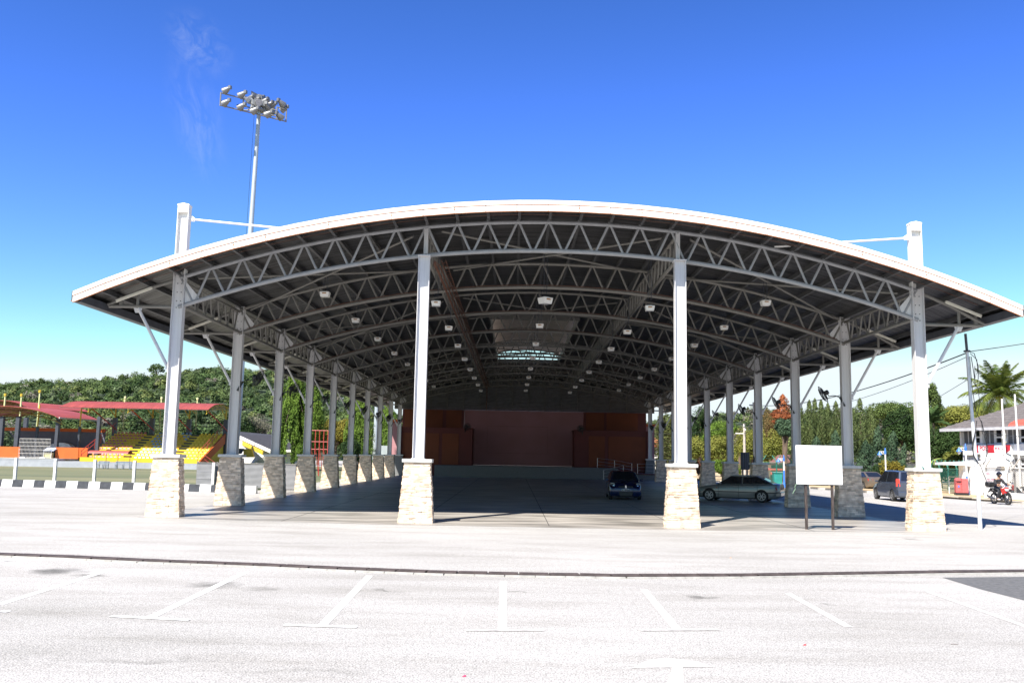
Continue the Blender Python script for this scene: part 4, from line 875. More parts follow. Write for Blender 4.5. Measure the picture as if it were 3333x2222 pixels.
# blue and white street lamps
mBlue = M('lamp_blue', (.04, .16, .55), .4, var=.08)
def street_lamp(label, x, y, h):
    t = thing('street_lamp', label, 'street lamp', (x, y, 0), 0, 'blue and white street lamps along the road')
    MB().lathe([(.17, 0), (.17, .06), (.12, .1), (.1, .3), (.065, .42), (.055, 1.2), (.05, 1.22)], 12).build('base', mBlue, t, smooth=True)
    MB().tube([(0, 0, 1.22), (0, 0, h-.32)], .045, 10).build('pole', mWhite, t, smooth=True); MB().lathe([(.07, h-.32), (.075, h-.12), (.05, h-.1), (.02, h+.1), (.0, h+.12)], 10).build('finial', mBlue, t, smooth=True)
    MB().box(-.42, -.05, -.02, .02, h-.16, h-.13).tube([(-.2+.08*math.cos(a), 0, h-.22+.07*math.sin(a)) for a in np.linspace(0, 5.5, 14)], .018, 6).tube([(-.05, 0, h-.28), (-.2, 0, h-.31), (-.32, 0, h-.15)], .014, 5).build('scroll_arm', mWhite, t)
    ln = MB().lathe([(.02, h-.14), (.05, h-.2), (.15, h-.36), (.16, h-.38)], 12, (-.40, 0, 0)).build('lamp_shade', mBlue, t, smooth=True); MB().lathe([(.10, h-.38), (.09, h-.46), (.04, h-.54)], 10, (-.40, 0, 0)).build('globe', M('globe_glass', (.6, .62, .62), .2), ln, smooth=True)
street_lamp('blue and white street lamp beside the red post box', 27.07, 54.5, 3.05)
p = AT(2881, 1462, 63.); street_lamp('blue and white street lamp behind the dark people carrier', p[0], 63., p[2])
p = AT(2551, 1485, 66.); street_lamp('blue and white street lamp by the red awning house', p[0], 66., p[2])
# post box
t = thing('post_box', 'faded red post box on a black plinth beside the street lamp', 'post box', (26.62, 54.3, 0), math.radians(-14)); mPB = M('post_red', (.50, .10, .10), .55, var=.12, scale=6)
MB().box(-.36, .34, -.26, .26, .0, .24).build('plinth', mBlack, t); bev(MB().box(-.02, .33, -.24, .24, .24, 1.08).build('cabinet', mPB, t), .02)
pf = bev(MB().prism([(-.34, -.24, .24), (-.03, -.24, .24), (-.03, -.24, 1.0), (-.07, -.24, 1.07), (-.185, -.24, 1.11), (-.30, -.24, 1.07), (-.34, -.24, 1.0)], (0, .48, 0)).build('pillar', mPB, t), .015)
MB().box(-.31, -.06, -.262, -.242, .86, .90).build('slot', mBlack, pf); MB().box(-.35, -.02, -.28, -.24, .94, .97).box(-.35, -.02, -.27, -.24, .80, .825).build('hood', mPB, pf); MB().box(-.24, -.15, -.262, -.242, .55, .68).build('notice', M('notice_blue', (.1, .15, .45), .5), pf); MB().box(-.29, -.08, -.258, -.242, .32, .52).build('door', mPB, pf)
# ------------------------------------------------------------------ foliage
def leaf_obj(name, pos, nrm, size, mats, parent=None, asp=.55, axis=None, mi=None, loc=(0, 0, 0)):
    n = len(pos); nrm = nrm/np.linalg.norm(nrm, axis=1, keepdims=True)
    r = axis if axis is not None else rng.normal(size=(n, 3))
    t = r-nrm*np.sum(r*nrm, 1, keepdims=True); t /= np.linalg.norm(t, axis=1, keepdims=True)+1e-9; b = np.cross(nrm, t)
    s = (size*rng.uniform(.6, 1.35, n))[:, None] if np.isscalar(size) else size[:, None]
    k = rng.uniform(-.15, .15, n)[:, None]
    V = np.stack([pos-t*s*.5, pos+b*s*asp*.5+nrm*s*.1+t*s*k, pos+t*s*.5, pos-b*s*asp*.5+nrm*s*.1+t*s*k], 1).reshape(-1, 3)
    me = bpy.data.meshes.new(name); me.vertices.add(4*n); me.vertices.foreach_set('co', V.astype(np.float32).ravel())
    me.loops.add(4*n); me.loops.foreach_set('vertex_index', np.arange(4*n, dtype=np.int32))
    me.polygons.add(n); me.polygons.foreach_set('loop_start', np.arange(0, 4*n, 4, dtype=np.int32))
    for m in (mats if isinstance(mats, (list, tuple)) else [mats]): me.materials.append(m)
    if mi is not None: me.polygons.foreach_set('material_index', mi.astype(np.int32))
    me.update(calc_edges=True); me.validate()
    return link(name, me, parent, loc)
def unit(n): v = rng.normal(size=(n, 3)); return v/np.linalg.norm(v, axis=1, keepdims=True)
def lobe_pts(n, c, R, nl, lr=.42, inner=.45, low=-.45):
    """clumpy crown: leaf points gathered on nl lobes spread through an ellipsoid"""
    d = unit(nl*3); d = d[d[:, 2] > low][:nl]; rad = rng.uniform(inner, .78, len(d))[:, None]
    lc = d*rad; lrad = rng.uniform(.7, 1.25, len(d))*lr
    k = rng.integers(0, len(d), n); u = unit(n); rr = rng.uniform(.35, 1, n)**.5
    p = lc[k]+u*(lrad[k]*rr)[:, None]
    nr = u*.7+np.array([0, 0, .55])+rng.normal(size=(n, 3))*.45
    return p*np.array(R)+np.array(c), nr, k
def limbs(mb, base, top, r0, targets, r1=.3):
    base, top = np.array(base, float), np.array(top, float); m = (base+top)/2+np.array([random.uniform(-.1, .1), random.uniform(-.1, .1), 0])
    mb.tube([base+(0, 0, -.1), base+(0, 0, .25), m, top], [r0*1.35, r0, r0*.8, r0*.55], 9)
    for q in targets:
        q = np.array(q, float); a = base+(top-base)*random.uniform(.55, .98); mid = (a+q)/2+np.array([0, 0, .12*np.linalg.norm(q-a)])
        mb.tube([a, mid, q], [r0*.45, r0*.28, r0*.1], 6)
def broad_tree(label, x, y, zc, R, mat, n=3500, size=.3, nl=16, tr=.2, name='broadleaf_tree', group=None, low=-.45, lr=.42, inner=.45, trunk_m=None, zb=0.):
    n = int(n*2.2); size *= .62
    t = thing(name, label, 'tree', (x, y, zb), 0, group)
    p, nr, k = lobe_pts(n, (0, 0, zc-zb), R, nl, lr, inner, low); leaf_obj('crown', p, nr, size, mat, t)
    mb = MB(); tg = [p[k == i].mean(0) for i in range(0, nl) if (k == i).any()][:9]
    limbs(mb, (0, 0, 0), (0, 0, max(.6, zc-zb-R[2]*.15)), tr, tg); mb.build('trunk', trunk_m or mBark, t, smooth=True); return t
def conifer(label, x, y, h, rad, mat, n=4200, size=.26, spires=5, z0=.5, lean=(0, 0), name='cypress_tree', group=None, tr=.13):
    n = int(n*2.4); size *= .60
    t = thing(name, label, 'tree', (x, y, 0), 0, group); P_, N_ = [], []
    for s in range(spires):
        if s == 0: bx, by, hh, rr, zb = 0, 0, h, rad*.75, z0
        else:
            a = 2*PI*s/(spires-1)+random.uniform(-.4, .4); bx, by = rad*.62*math.cos(a), rad*.62*math.sin(a); hh = h*random.uniform(.5, .86); rr = rad*random.uniform(.36, .52); zb = z0+random.uniform(0, h*.12)
        m = int(n*(.34 if s == 0 else .66/(spires-1))); q = rng.uniform(0, 1, m)**1.25; th = rng.uniform(0, 2*PI, m)
        prof = rr*np.minimum(1, (q+.06)*5)*(1-q)**.62*(1+.28*np.sin(th*3+q*19+s)+.2*np.sin(th*5-q*31)); w_ = rng.uniform(.45, 1.06, m)
        P_.append(np.stack([bx+prof*w_*np.cos(th)+lean[0]*q*h, by+prof*w_*np.sin(th)+lean[1]*q*h, zb+q*(hh-zb)], 1)); N_.append(np.stack([np.cos(th), np.sin(th), np.full(m, .35)], 1)+rng.normal(size=(m, 3))*.4)
    p, nr = np.concatenate(P_), np.concatenate(N_); ax = np.array([0, 0, 1.])+nr*.35+rng.normal(size=p.shape)*.3
    leaf_obj('crown', p, nr, size, mat, t, .42, ax); mb = MB().tube([(0, 0, -.1), (lean[0]*h*.3, lean[1]*h*.3, h*.3), (lean[0]*h*.8, lean[1]*h*.8, h*.8)], [tr*1.2, tr, tr*.2], 8); mb.build('trunk', mBark, t, smooth=True); return t
def weeping(label, x, y, h, rad, mat, n=9000, size=.34, group=None, z0=1.2):
    n = int(n*2.4); size *= .58
    t = thing('weeping_tree', label, 'tree', (x, y, 0), 0, group); ns = 230
    a = rng.uniform(0, 2*PI, ns); q = rng.uniform(.18, 1.0, ns); r = rad*(1-q**2.2*.85)*rng.uniform(.55, 1, ns)*(.8+.3*np.sin(3*a+5*q)); st = np.stack([r*np.cos(a), r*np.sin(a), z0+(h-z0)*q], 1); ln = rng.uniform(.9, 2.2, ns)*h/9
    k = rng.integers(0, ns, n); f = rng.uniform(0, 1, n); p = st[k]+np.stack([np.cos(a[k])*f*.18, np.sin(a[k])*f*.18, -f*ln[k]], 1)+rng.normal(size=(n, 3))*(.16*(1-f*.6))[:, None]
    p[:, 2] = np.maximum(p[:, 2], .5); nr = np.stack([np.cos(a[k]), np.sin(a[k]), np.full(n, .5)], 1)+rng.normal(size=(n, 3))*.45; ax = np.array([0, 0, -1.])+rng.normal(size=(n, 3))*.35
    leaf_obj('crown', p, nr, size, mat, t, .42, ax); mb = MB(); limbs(mb, (0, 0, 0), (0, 0, h*.85), .17, [st[i] for i in range(0, 60, 5)]); mb.build('trunk', mBark, t, smooth=True); return t
lfA = leafmat('leaf_mid', (.07, .11, .03), (.12, .165, .05)); lfB = leafmat('leaf_dark', (.026, .055, .02), (.055, .095, .03)); lfC = leafmat('leaf_yellow_green', (.15, .18, .035), (.25, .25, .06)); lfD = leafmat('leaf_bright', (.085, .155, .022), (.15, .23, .04))
lfY = leafmat('leaf_golden', (.26, .19, .03), (.16, .16, .03)); lfP = leafmat('leaf_cypress', (.058, .092, .036), (.12, .15, .052)); lfQ = leafmat('leaf_juniper', (.045, .085, .048), (.085, .135, .075)); lfR = leafmat('leaf_dead', (.24, .075, .03), (.36, .13, .055)); lfG = leafmat('leaf_grey', (.13, .13, .09), (.2, .19, .14))

# ------------------------------------------------------------------ hills and forest
def ridge(pts, Yr):
    return [AT(u, v, Yr) for u, v in pts]
LR = ridge([(-700, 1262), (-350, 1250), (0, 1240), (96, 1227), (210, 1236), (317, 1226), (440, 1222), (597, 1207), (673, 1202), (750, 1191), (800, 1184), (870, 1186), (960, 1196), (1060, 1222), (1160, 1262), (1280, 1310), (1420, 1360), (1600, 1395)], 430.)
R2 = ridge([(1750, 1390), (1900, 1365), (2050, 1350), (2180, 1338), (2256, 1332), (2313, 1324), (2388, 1318), (2497, 1315), (2620, 1318), (2800, 1316), (2960, 1311), (3065, 1304), (3160, 1299), (3333, 1292), (3600, 1300), (4000, 1330)], 430.)
mHill = M('hill_soil', (.028, .045, .018), .95, var=.3, scale=.05)
hill_spots = []
for R_, Yf, nm in ((LR, 190., 'left'), (R2, 210., 'right')):
    mb = MB(); xs = np.array([p[0] for p in R_]); zs = np.array([p[2] for p in R_])-8.5; NX, NY = 70, 14; g = np.linspace(xs[0], xs[-1], NX); zz = np.interp(g, xs, zs); vs = []; 
    for j in range(NY+6):
        f = j/(NY-1); y = Yf+(430-Yf)*f
        for i in range(NX):
            k = y/430.0; h_ = zz[i]*(np.sin(min(f, 1)*PI/2)**1.15 if f <= 1 else max(.3, 1-(f-1)*1.2)); wob = 2.2*math.sin(i*.9+j*.7)+1.6*math.sin(i*.37-j*1.3)
            xx = g[i]*(.55+.45*k) if f <= 1 else g[i]; vs.append((xx, y, (h_+wob*min(f, 1)*.5 if j else -.5)))
    mb.add(vs, [(j*NX+i, j*NX+i+1, (j+1)*NX+i+1, (j+1)*NX+i) for j in range(NY+5) for i in range(NX-1)]); struct('hill', mb, mHill)
    hill_spots.append((np.array(vs).reshape(NY+6, NX, 3), NX, NY))
def base_crown(n, nl, R=(1, 1, .8), lr=.42):
    p, nr, k = lobe_pts(n, (0, 0, 0), R, nl, lr, .4, -.35); nr = p/np.array(R)*1.0+nr*.45+np.array([0, 0, .25]); return p, nr
forest_mats = [leafmat('forest_a', (.075, .115, .038), (.115, .16, .055), scale=.08), leafmat('forest_b', (.045, .08, .03), (.075, .12, .042), scale=.08), leafmat('forest_c', (.125, .165, .05), (.18, .21, .075), scale=.08), leafmat('forest_d', (.095, .14, .065), (.14, .185, .09), scale=.08), leafmat('forest_bare', (.15, .14, .11), (.2, .18, .15), scale=.08)]
def forest(spec, name, label, per=230, sz=.25):
    bases = [base_crown(per, 9) for _ in range(5)]+[base_crown(int(per*.8), 7, (.8, .8, 1.15), .38) for _ in range(2)]
    Ps, Ns, Ss, Ms = [], [], [], []
    for (x, y, z, r, m) in spec:
        p, nr = bases[random.randrange(len(bases))]; a = random.uniform(0, 2*PI); c, s = math.cos(a), math.sin(a); Rz = np.array([[c, -s, 0], [s, c, 0], [0, 0, 1]])
        Ps.append((p@Rz.T)*r*np.array([1, 1, random.uniform(.8, 1.2)])+np.array([x, y, z])); Ns.append(nr@Rz.T); Ss.append(np.full(len(p), r*sz)*rng.uniform(.6, 1.3, len(p))); Ms.append(np.full(len(p), m))
    o = leaf_obj(name, np.concatenate(Ps), np.concatenate(Ns), np.concatenate(Ss), forest_mats, None, .8, None, np.concatenate(Ms)); return props(o, label, 'forest', None, 'stuff')
rf = random.Random(11)
def hill_forest(V, NX, NY, count, xr, bare, name, label):
    spec = []
    while len(spec) < count:
        j = rf.uniform(.3, NY+.4); i = rf.uniform(0, NX-1.01); j0, i0 = int(j), int(i); p = V[j0, i0]*(1-(i-i0))+V[j0, i0+1]*(i-i0); q = V[j0+1, i0]*(1-(i-i0))+V[j0+1, i0+1]*(i-i0); p = p*(1-(j-j0))+q*(j-j0)
        u = 1672+p[0]/p[1]*FPX
        if not (xr[0] < u < xr[1]): continue
        r = rf.choice([1.7, 2.1, 2.5, 3.0])*(.72+.28*p[1]/430); m = rf.choices([0, 1, 2, 3, 4], [5, 4, 2, 3, bare])[0]; spec.append((p[0], p[1], p[2]+r*.75+rf.uniform(-.3, 1.1), r, m))
    return forest(spec, name, label)
hill_forest(*hill_spots[0], 3100, (-620, 1330), .35, 'forest', 'dense green forest covering the hill behind the stands')
hill_forest(*hill_spots[1], 1500, (2060, 3560), 2.6, 'forest', 'green and bare grey forest on the low hill to the right')
# lone tall tree on the skyline
q = AT(509, 1236, 428); broad_tree('lone taller tree rising above the hill skyline', q[0], 428, q[2]+5, (4.5, 4.5, 3.0), forest_mats[0], 260, 1.5, 9, .35, zb=q[2]-10)
# belt of trees at the foot of the hill
sp_ = []
for u in np.linspace(-150, 1300, 64):
    Y = rf.uniform(128, 165); x = (u-1672)/FPX*Y; r = rf.uniform(2.2, 3.6); sp_.append((x, Y, rf.uniform(1.5, 4.2), r, rf.choices([0, 1, 2, 3, 4], [4, 3, 3, 3, .7])[0]))
forest(sp_, 'tree_belt', 'belt of mixed trees at the foot of the forested hill', 800, .14)
sp_ = []
for u in np.linspace(2080, 3450, 60):
    Y = rf.uniform(130, 175); x = (u-1672)/FPX*Y; r = rf.uniform(2.4, 3.8); sp_.append((x, Y, rf.uniform(1.5, 5.), r, rf.choices([0, 1, 2, 3, 4], [4, 2, 4, 4, 1.2])[0]))
forest(sp_, 'tree_belt', 'belt of mixed trees behind the road on the right', 800, .14)

# ------------------------------------------------------------------ left of the hall
ft = thing('mesh_fence', 'row of white concrete fence posts behind the painted kerb', 'fence', (-20, 46.4, 0)); mPst = M('fence_post_white', (.7, .7, .69), .75, var=.15, scale=6)
for k in range(-4, 6):
    x = -25.37+2.02*k; ht = 1.39-.014*max(k, 0); bev(MB().box(x-.068, x+.068, 46.33, 46.47, 0, ht).build('post', mPst, ft, True), .012)
wr = MB()
for z in (.5, .9, 1.28): wr.tube([(-34, 46.3, z), (-15.3, 46.3, z-.03)], .004, 4)
wr.build('wire', mDark, ft, True)
# grey slat fence
t = thing('slat_fence', 'grey corrugated metal fence between the left stone pedestals', 'fence', (-13, 46.6, 0)); mSl = M('slat_grey', (.25, .255, .27), .5, .2, var=.1)
x0, x1 = -15.3, -10.95; s_ = MB(); z = .06
x0 = AT(640, 1550, 46.6)[0]; x1 = AT(962, 1550, 46.6)[0]
while z < 1.28: s_.add([(x0, 46.6, z), (x1, 46.6, z), (x1, 46.57, z+.03), (x0, 46.57, z+.03), (x1, 46.6, z+.06), (x0, 46.6, z+.06)], [(0, 1, 2, 3), (3, 2, 4, 5)]); z += .06
s_.build('slat_panel', mSl, t, True)
for x in np.linspace(x0, x1, 6): MB().box(x-.03, x+.03, 46.61, 46.68, 0, 1.36).build('post', mSteel, t, True)
MB().box(x0, x1, 46.56, 46.62, 1.285, 1.33).build('top_rail', mSteel, t, True)
# ----- seated stand
YS = 88.0
t = thing('grandstand', 'open grandstand with rows of coloured seats under a curved red roof', 'grandstand', (-36, YS+4, 0))
mYel = M('stand_yellow', (.62, .43, .02), .6, var=.08); mStRed = M('rail_red', (.35, .04, .03), .5, var=.1); mGreyW = M('stand_grey', (.30, .32, .35), .8, var=.1, scale=2)
sx0, sx1, nr_ = -42.0, -30.6, 11
def tz(j): return .62+3.1*j/nr_
base = MB().prism([(-44.2, YS, -.5), (-30.0, YS, -.5), (-30.0, YS, .58), (-44.2, YS, .58)], (0, 8.6, 0)); base.build('base_wall', mGreyW, t, True)
st = MB()
for j in range(nr_): y = YS+.6+j*.66; st.box(sx0, sx1, y, y+.66+(.0 if j < nr_-1 else .5), .585, tz(j))
st.build('seating_tiers', mYel, t, True)
for ax in (-38.6, -33.9):
    sk = MB()
    for j in range(nr_):
        y = YS+.6+j*.66; sk.box(ax, ax+.85, y-.004, y+.3, tz(j)-.14, tz(j)+.006)
    sk.build('aisle_steps', mBlack, t, True)
MB().box(sx0, sx1, YS+.02, YS+.08, .585, 1.0).build('front_panel', mYel, t, True)
MB().prism([(sx1+.005, YS+.3, .585), (sx1+.005, YS+.3, .8), (sx1+.005, YS+8.0, 3.75), (sx1+.005, YS+8.0, 2.7), (sx1+.005, YS+2.0, .585)], (.16, 0, 0)).build('side_stringer', mOrange, t, True)
seat = MB(); seat.add([(-.14, 0, 0), (.14, 0, 0), (.15, .22, .01), (-.15, .22, .01), (-.15, .26, .25), (.15, .26, .25), (-.11, .28, .31), (.11, .28, .31), (-.14, .0, .05), (.14, .0, .05)], [(8, 9, 2, 3), (0, 1, 9, 8), (3, 2, 5, 4), (4, 5, 7, 6)])
seat.v = [(x*.85, y, z*.58) for x, y, z in seat.v]
mSR, mSB, mSY, mSO = M('seat_red', (.46, .12, .13), .4, var=.05), M('seat_blue', (.14, .25, .45), .4, var=.05), M('seat_yellow', (.72, .50, .04), .4, var=.05), M('seat_orange', (.6, .33, .02), .4, var=.05)
sm4 = [seat.mesh('seat', m) for m in (mSR, mSB, mSY, mSO)]; nseat = 0; rest = MB()
allseats = []
for j in range(nr_):
    y = YS+.75+j*.66
    for c, x in enumerate(np.arange(sx0+.3, sx1-.2, .40)):
        if any(a-.1 < x < a+.95 for a in (-38.6, -33.9)): continue
        k = (0 if (c % 11) not in (5, 6, 7) or j not in (6, 7) else 3) if x < -38.6 else (1 if (c+j) % 9 < 5 or j < 5 else 3) if x < -33.9 else 2
        allseats.append((x, y, tz(j)+.01, k))
for i, (x, y, z, k) in enumerate(allseats):
    if i < 100: link('seat', sm4[k], t, Vector((x, y, z))-t.location)
    else:
        rest.m = k; rest.add([(a+x, b+y, c+z) for a, b, c in seat.v], seat.f)
props(rest.build('seat_rows', [mSR, mSB, mSY, mSO], t, True), kind='stuff')
# roof, posts, struts, rails
mRoof2 = M('stand_roof_red', (.27, .052, .042), .6, var=.2, scale=1.5, stretch=(3, .3, 1)); xs0, xs1 = -45.2, -30.4
rp = [(YS+1.6, 5.84), (YS+2.4, 6.14), (YS+3.6, 6.44), (YS+5, 6.62), (YS+6.6, 6.66), (YS+8.2, 6.52), (YS+9.6, 6.2)]
r = MB()
for k in range(60):
    a, b = xs0+(xs1-xs0)*k/60, xs0+(xs1-xs0)*(k+1)/60; m = (a+b)/2
    for (y0, z0), (y1, z1) in zip(rp[:-1], rp[1:]):
        r.add([(a, y0, z0), (m, y0, z0+.035), (b, y0, z0), (b, y1, z1), (m, y1, z1+.035), (a, y1, z1)], [(0, 1, 4, 5), (1, 2, 3, 4)])
ro = r.build('roof', mRoof2, t, True); lin = MB()
for (y0, z0), (y1, z1) in zip(rp[:-1], rp[1:]): lin.add([(xs0, y0, z0-.03), (xs1, y0, z0-.03), (xs1, y1, z1-.03), (xs0, y1, z1-.03)], [(3, 2, 1, 0)])
lin.build('roof_lining', M('roof_lining', (.22, .22, .21), .6), ro)
mYst = M('steel_yellow', (.5, .36, .03), .5, var=.1)
for x in (-42.3, -38.35, -34.45, -30.55):
    y = YS+7.9; MB().box(x-.20, x+.20, y-.2, y+.2, .58, 5.1).build('column', mDark, t, True)
    tr = MB().tube([(x, y, 5.1), (x, y, 6.5)], .09, 8)
    tr.tube([(x, y0, z0-.10) for y0, z0 in rp], .05, 6).tube([(x, y0, z0-.42-(.12 if i in (2, 3, 4) else 0)) for i, (y0, z0) in enumerate(rp)], .05, 6)
    for (y0, z0), (y1, z1) in zip(rp[:-1], rp[1:]): tr.tube([(x, y0, z0-.42), (x, (y0+y1)/2, (z0+z1)/2-.12), (x, y1, z1-.42)], .03, 5)
    tr.tube([(x, y, 5.2), (x, y-1.6, 6.1)], .05, 6); tr.build('roof_frame', mYst, t, True)
    MB().tube([(x+.55, YS+7.2, 3.8), (x-.55, YS+3.1, 6.0)], .055, 6).build('strut', mStRed, t, True)
    MB().tube([(x+.1, YS+9.7, 4), (x+.1, YS+9.7, 7.25)], .07, 8).lathe([(.12, 7.25), (.12, 7.45), (.07, 7.5)], 8, (x+.1, YS+9.7, 0)).build('back_post', M('post_lime', (.6, .62, .3), .5), t, True)
rl = MB()
for z in (4.0, 4.4, 4.8): rl.tube([(-42, YS+8.3, z), (-30.6, YS+8.3, z-.06)], .03, 5)
for x in np.arange(-42, -30.6, .3): rl.tube([(x, YS+8.3, 3.7), (x, YS+8.3, 4.8)], .016, 4)
rl.build('back_railing', mBlack, t, True)
for x in (sx0-.05, sx1-.1):
    q = MB()
    for h_ in (.45, .85): q.tube([(x, YS+.3, .75+h_), (x, YS+7.6, 3.75+h_)], .03, 6)
    for j in range(0, 11, 2): q.tube([(x, YS+.4+j*.66, .7+.28*j), (x, YS+.4+j*.66, 1.6+.28*j)], .025, 5)
    q.build('side_rail', mStRed, t, True)
q = MB()
for i in range(7): q.box(-30.0, -29.0+i*.0, YS+.1+i*.0, YS+1.1, -.3, .0)
q = MB()
for i in range(6): q.box(-30.0+i*.17, -29.83+i*.17, YS+.1, YS+1.1, -.3, .58-i*.12)
q.build('stairs', M('stair_white', (.62, .63, .64), .7), t, True)
q = MB()
for h_ in (.4, .8): q.tube([(-29.95, YS+.1, .6+h_), (-28.9, YS+.1, -.1+h_)], .025, 5)
q.build('stair_rail', mStRed, t, True)
# shelter bench roof standing before the seats
c0, c1 = AT(294, 1474, 86.4), AT(424, 1477, 86.4)
t = thing('dugout', 'low team shelter with curved red canopy in front of the grandstand', 'shelter', ((c0[0]+c1[0])/2, 86.4, 0)); cz = (c0[2]+c1[2])/2
q = MB()
for k in range(6):
    a0, a1 = PI*k/6, PI*(k+1)/6; q.add([(c0[0], 86.4-.55*math.cos(a0), cz+.28*math.sin(a0)), (c1[0], 86.4-.55*math.cos(a0), cz+.28*math.sin(a0)), (c1[0], 86.4-.55*math.cos(a1), cz+.28*math.sin(a1)), (c0[0], 86.4-.55*math.cos(a1), cz+.28*math.sin(a1))], [(0, 1, 2, 3)])
q.build('canopy', mRoof2, t, True); q = MB()
for x in np.linspace(c0[0]+.2, c1[0]-.2, 4): q.box(x-.02, x+.02, 86.85, 86.89, 0, cz)
q.build('frame', mSteel, t, True)
# trestle benches
mBench = M('bench_steel', (.16, .2, .24), .5, var=.2)
for i, (ua, ub) in enumerate(((318, 354), (374, 428))):
    a, b = AT(ua, 1516, 84.5)[0], AT(ub, 1516, 84.5)[0]; tb = thing('steel_bench', f'grey tubular steel bench below the grandstand, {["nearer the left edge", "nearer the stone pedestal"][i]}', 'bench', ((a+b)/2, 84.5, 0), 0, 'steel benches before the grandstand')
    q = MB().box(a, b, 84.3, 84.6, .40, .44); q.build('seat', mBench, tb, True); MB().box(a, b, 84.62, 84.66, .62, .72).box(a, b, 84.62, 84.66, .5, .56).build('backrest', mBench, tb, True)
    for x in (a+.1, (a+b)/2, b-.1): MB().tube([(x, 84.33, 0), (x, 84.33, .4)], .03, 6).tube([(x, 84.64, 0), (x, 84.64, .72)], .03, 6).build('leg', mBench, tb, True)
# ----- pavilions with arched roofs
def B1(x, y, Y): return AT(x/5.809, 1250+y/5.809, Y)
t = thing('pavilion', 'orange and grey pavilion with arched red roof left of the grandstand', 'pavilion', (-49, YS+4, 0))
zf = B1(900, 1400, YS+1.5)[2]
MB().box(-66, -44.3, YS, YS+12, -.5, zf-.03).build('plinth', mGreyW, t, True); MB().box(-66, -44.3, YS-.03, YS+.3, zf-.03, zf+.02).build('plinth_edge', mCap, t, True)
yw = YS+8.5
a, b = B1(0, 800, yw), B1(2000, 870, yw); zb1, zb0 = B1(900, 828, yw)[2], B1(900, 890, yw)[2]
xc0, xc1, xc2 = B1(60, 900, yw)[0], B1(300, 900, yw)[0], B1(1990, 900, yw)[0]
wl = MB().box(xc1, xc2, yw, yw+.15, zf, zb0).build('back_wall', M('pav_grey', (.10, .10, .13), .7, var=.12), t, True)
MB().box(a[0]-14, xc2, yw-.05, yw+.2, zb0, zb1).build('orange_band', mOrange, wl)
MB().box(a[0]-14, xc0, yw, yw+.15, zf, zb0).build('back_wall', M('pav_grey', (.10, .10, .13)), t, True)
for (xa, xb, ya, yb_, Y) in ((-900, 360, 1160, 1400, YS+1.6), (1055, 1470, 1190, 1410, YS+1.6), (1490, 1640, 1200, 1410, YS+2.4)):
    p, q = B1(xa, ya, Y), B1(xb, yb_, Y); MB().box(p[0], q[0], Y, Y+.12, zf, p[2]).build('orange_wall', mOrange, t, True)
# columns in front and back
for (xa, xb) in ((20, 90), (325, 395), (1085, 1140), (1860, 1915)):
    p, q = B1(xa, 640, YS+2.2), B1(xb, 640, YS+2.2); MB().box(p[0], q[0], YS+1.95, YS+2.35, zf, p[2]+.15).build('column', mDark, t, True)
for (xa, xb) in ((690, 725), (1490, 1525)):
    p, q = B1(xa, 800, YS+3.5), B1(xb, 800, YS+3.5); MB().box(p[0], q[0], YS+3.4, YS+3.7, zf, p[2]).build('column', mDark, t, True); MB().tube([(p[0]+.1, YS+3.5, p[2]), (p[0]+.15, YS+3.5, p[2]+2.2)], .07, 8).build('back_post', mYst, t, True)
# barrel roof: axis runs away from the viewer to the right-hand back
def barrel(pts_front, pts_back, name, th):
    q = MB(); n = len(pts_front)
    for i in range(n-1): q.add([pts_front[i], pts_front[i+1], pts_back[i+1], pts_back[i]]+[np.array(p)+(0, 0, -.06) for p in (pts_front[i], pts_front[i+1], pts_back[i+1], pts_back[i])], [(0, 1, 2, 3), (7, 6, 5, 4), (0, 4, 5, 1), (3, 2, 6, 7)])
    o = q.build(name, mRoof2, th, True); f = MB()
    pts_front = [np.array(p)*.92+np.array(q_)*.08 for p, q_ in zip(pts_front, pts_back)]
    for P_ in (pts_front, pts_back):
        f.tube([np.array(p)+(0, 0, -.12) for p in P_], .045, 6); f.tube([np.array(p)+(0, 0, -.62) for p in P_], .045, 6)
        for i in range(n-1): f.tube([np.array(P_[i])+(0, 0, -.6), (np.array(P_[i])+np.array(P_[i+1]))/2+(0, 0, -.13), np.array(P_[i+1])+(0, 0, -.6)], .025, 5)
    for i in range(0, n, 2): f.bar(np.array(pts_front[i])+(0, 0, -.14), np.array(pts_back[i])+(0, 0, -.14), .06, .1)
    f.build('roof_frame', M('steel_ochre', (.28, .19, .03), .5), th, True); return o
fr = [B1(x, y, YS+1.2) for x, y in ((-900, 640), (-600, 520), (-300, 440), (0, 408), (200, 412), (400, 432), (600, 466), (800, 510), (1000, 575), (1120, 635))]
bk_ = [B1(x, y, YS+9.5) for x, y in ((-150, 660), (150, 560), (450, 480), (760, 450), (950, 462), (1150, 482), (1360, 508), (1560, 552), (1760, 625), (1905, 690))]
barrel(fr, bk_, 'roof', t); MB().bar(fr[-1], bk_[-1], .12, .14).build('gutter', M('gutter_grey', (.45, .45, .45), .5), t, True)
t = thing('pavilion', 'dark arched pavilion roof behind the first pavilion, at the left edge', 'pavilion', (-66, YS+18, 0))
fr2 = [B1(x, y, YS+16) for x, y in ((-900, 520), (-500, 380), (-200, 315), (0, 300), (150, 305), (300, 335), (420, 385), (530, 430))]
bk2 = [np.array(p)+(3.0, 9, -.1) for p in fr2]; barrel(fr2, bk2, 'roof', t)
for x in (fr2[-1][0]-.3, fr2[2][0], fr2[0][0]): MB().box(x-.2, x+.2, YS+16.2, YS+16.6, 0, 5.2).build('column', mDark, t, True)
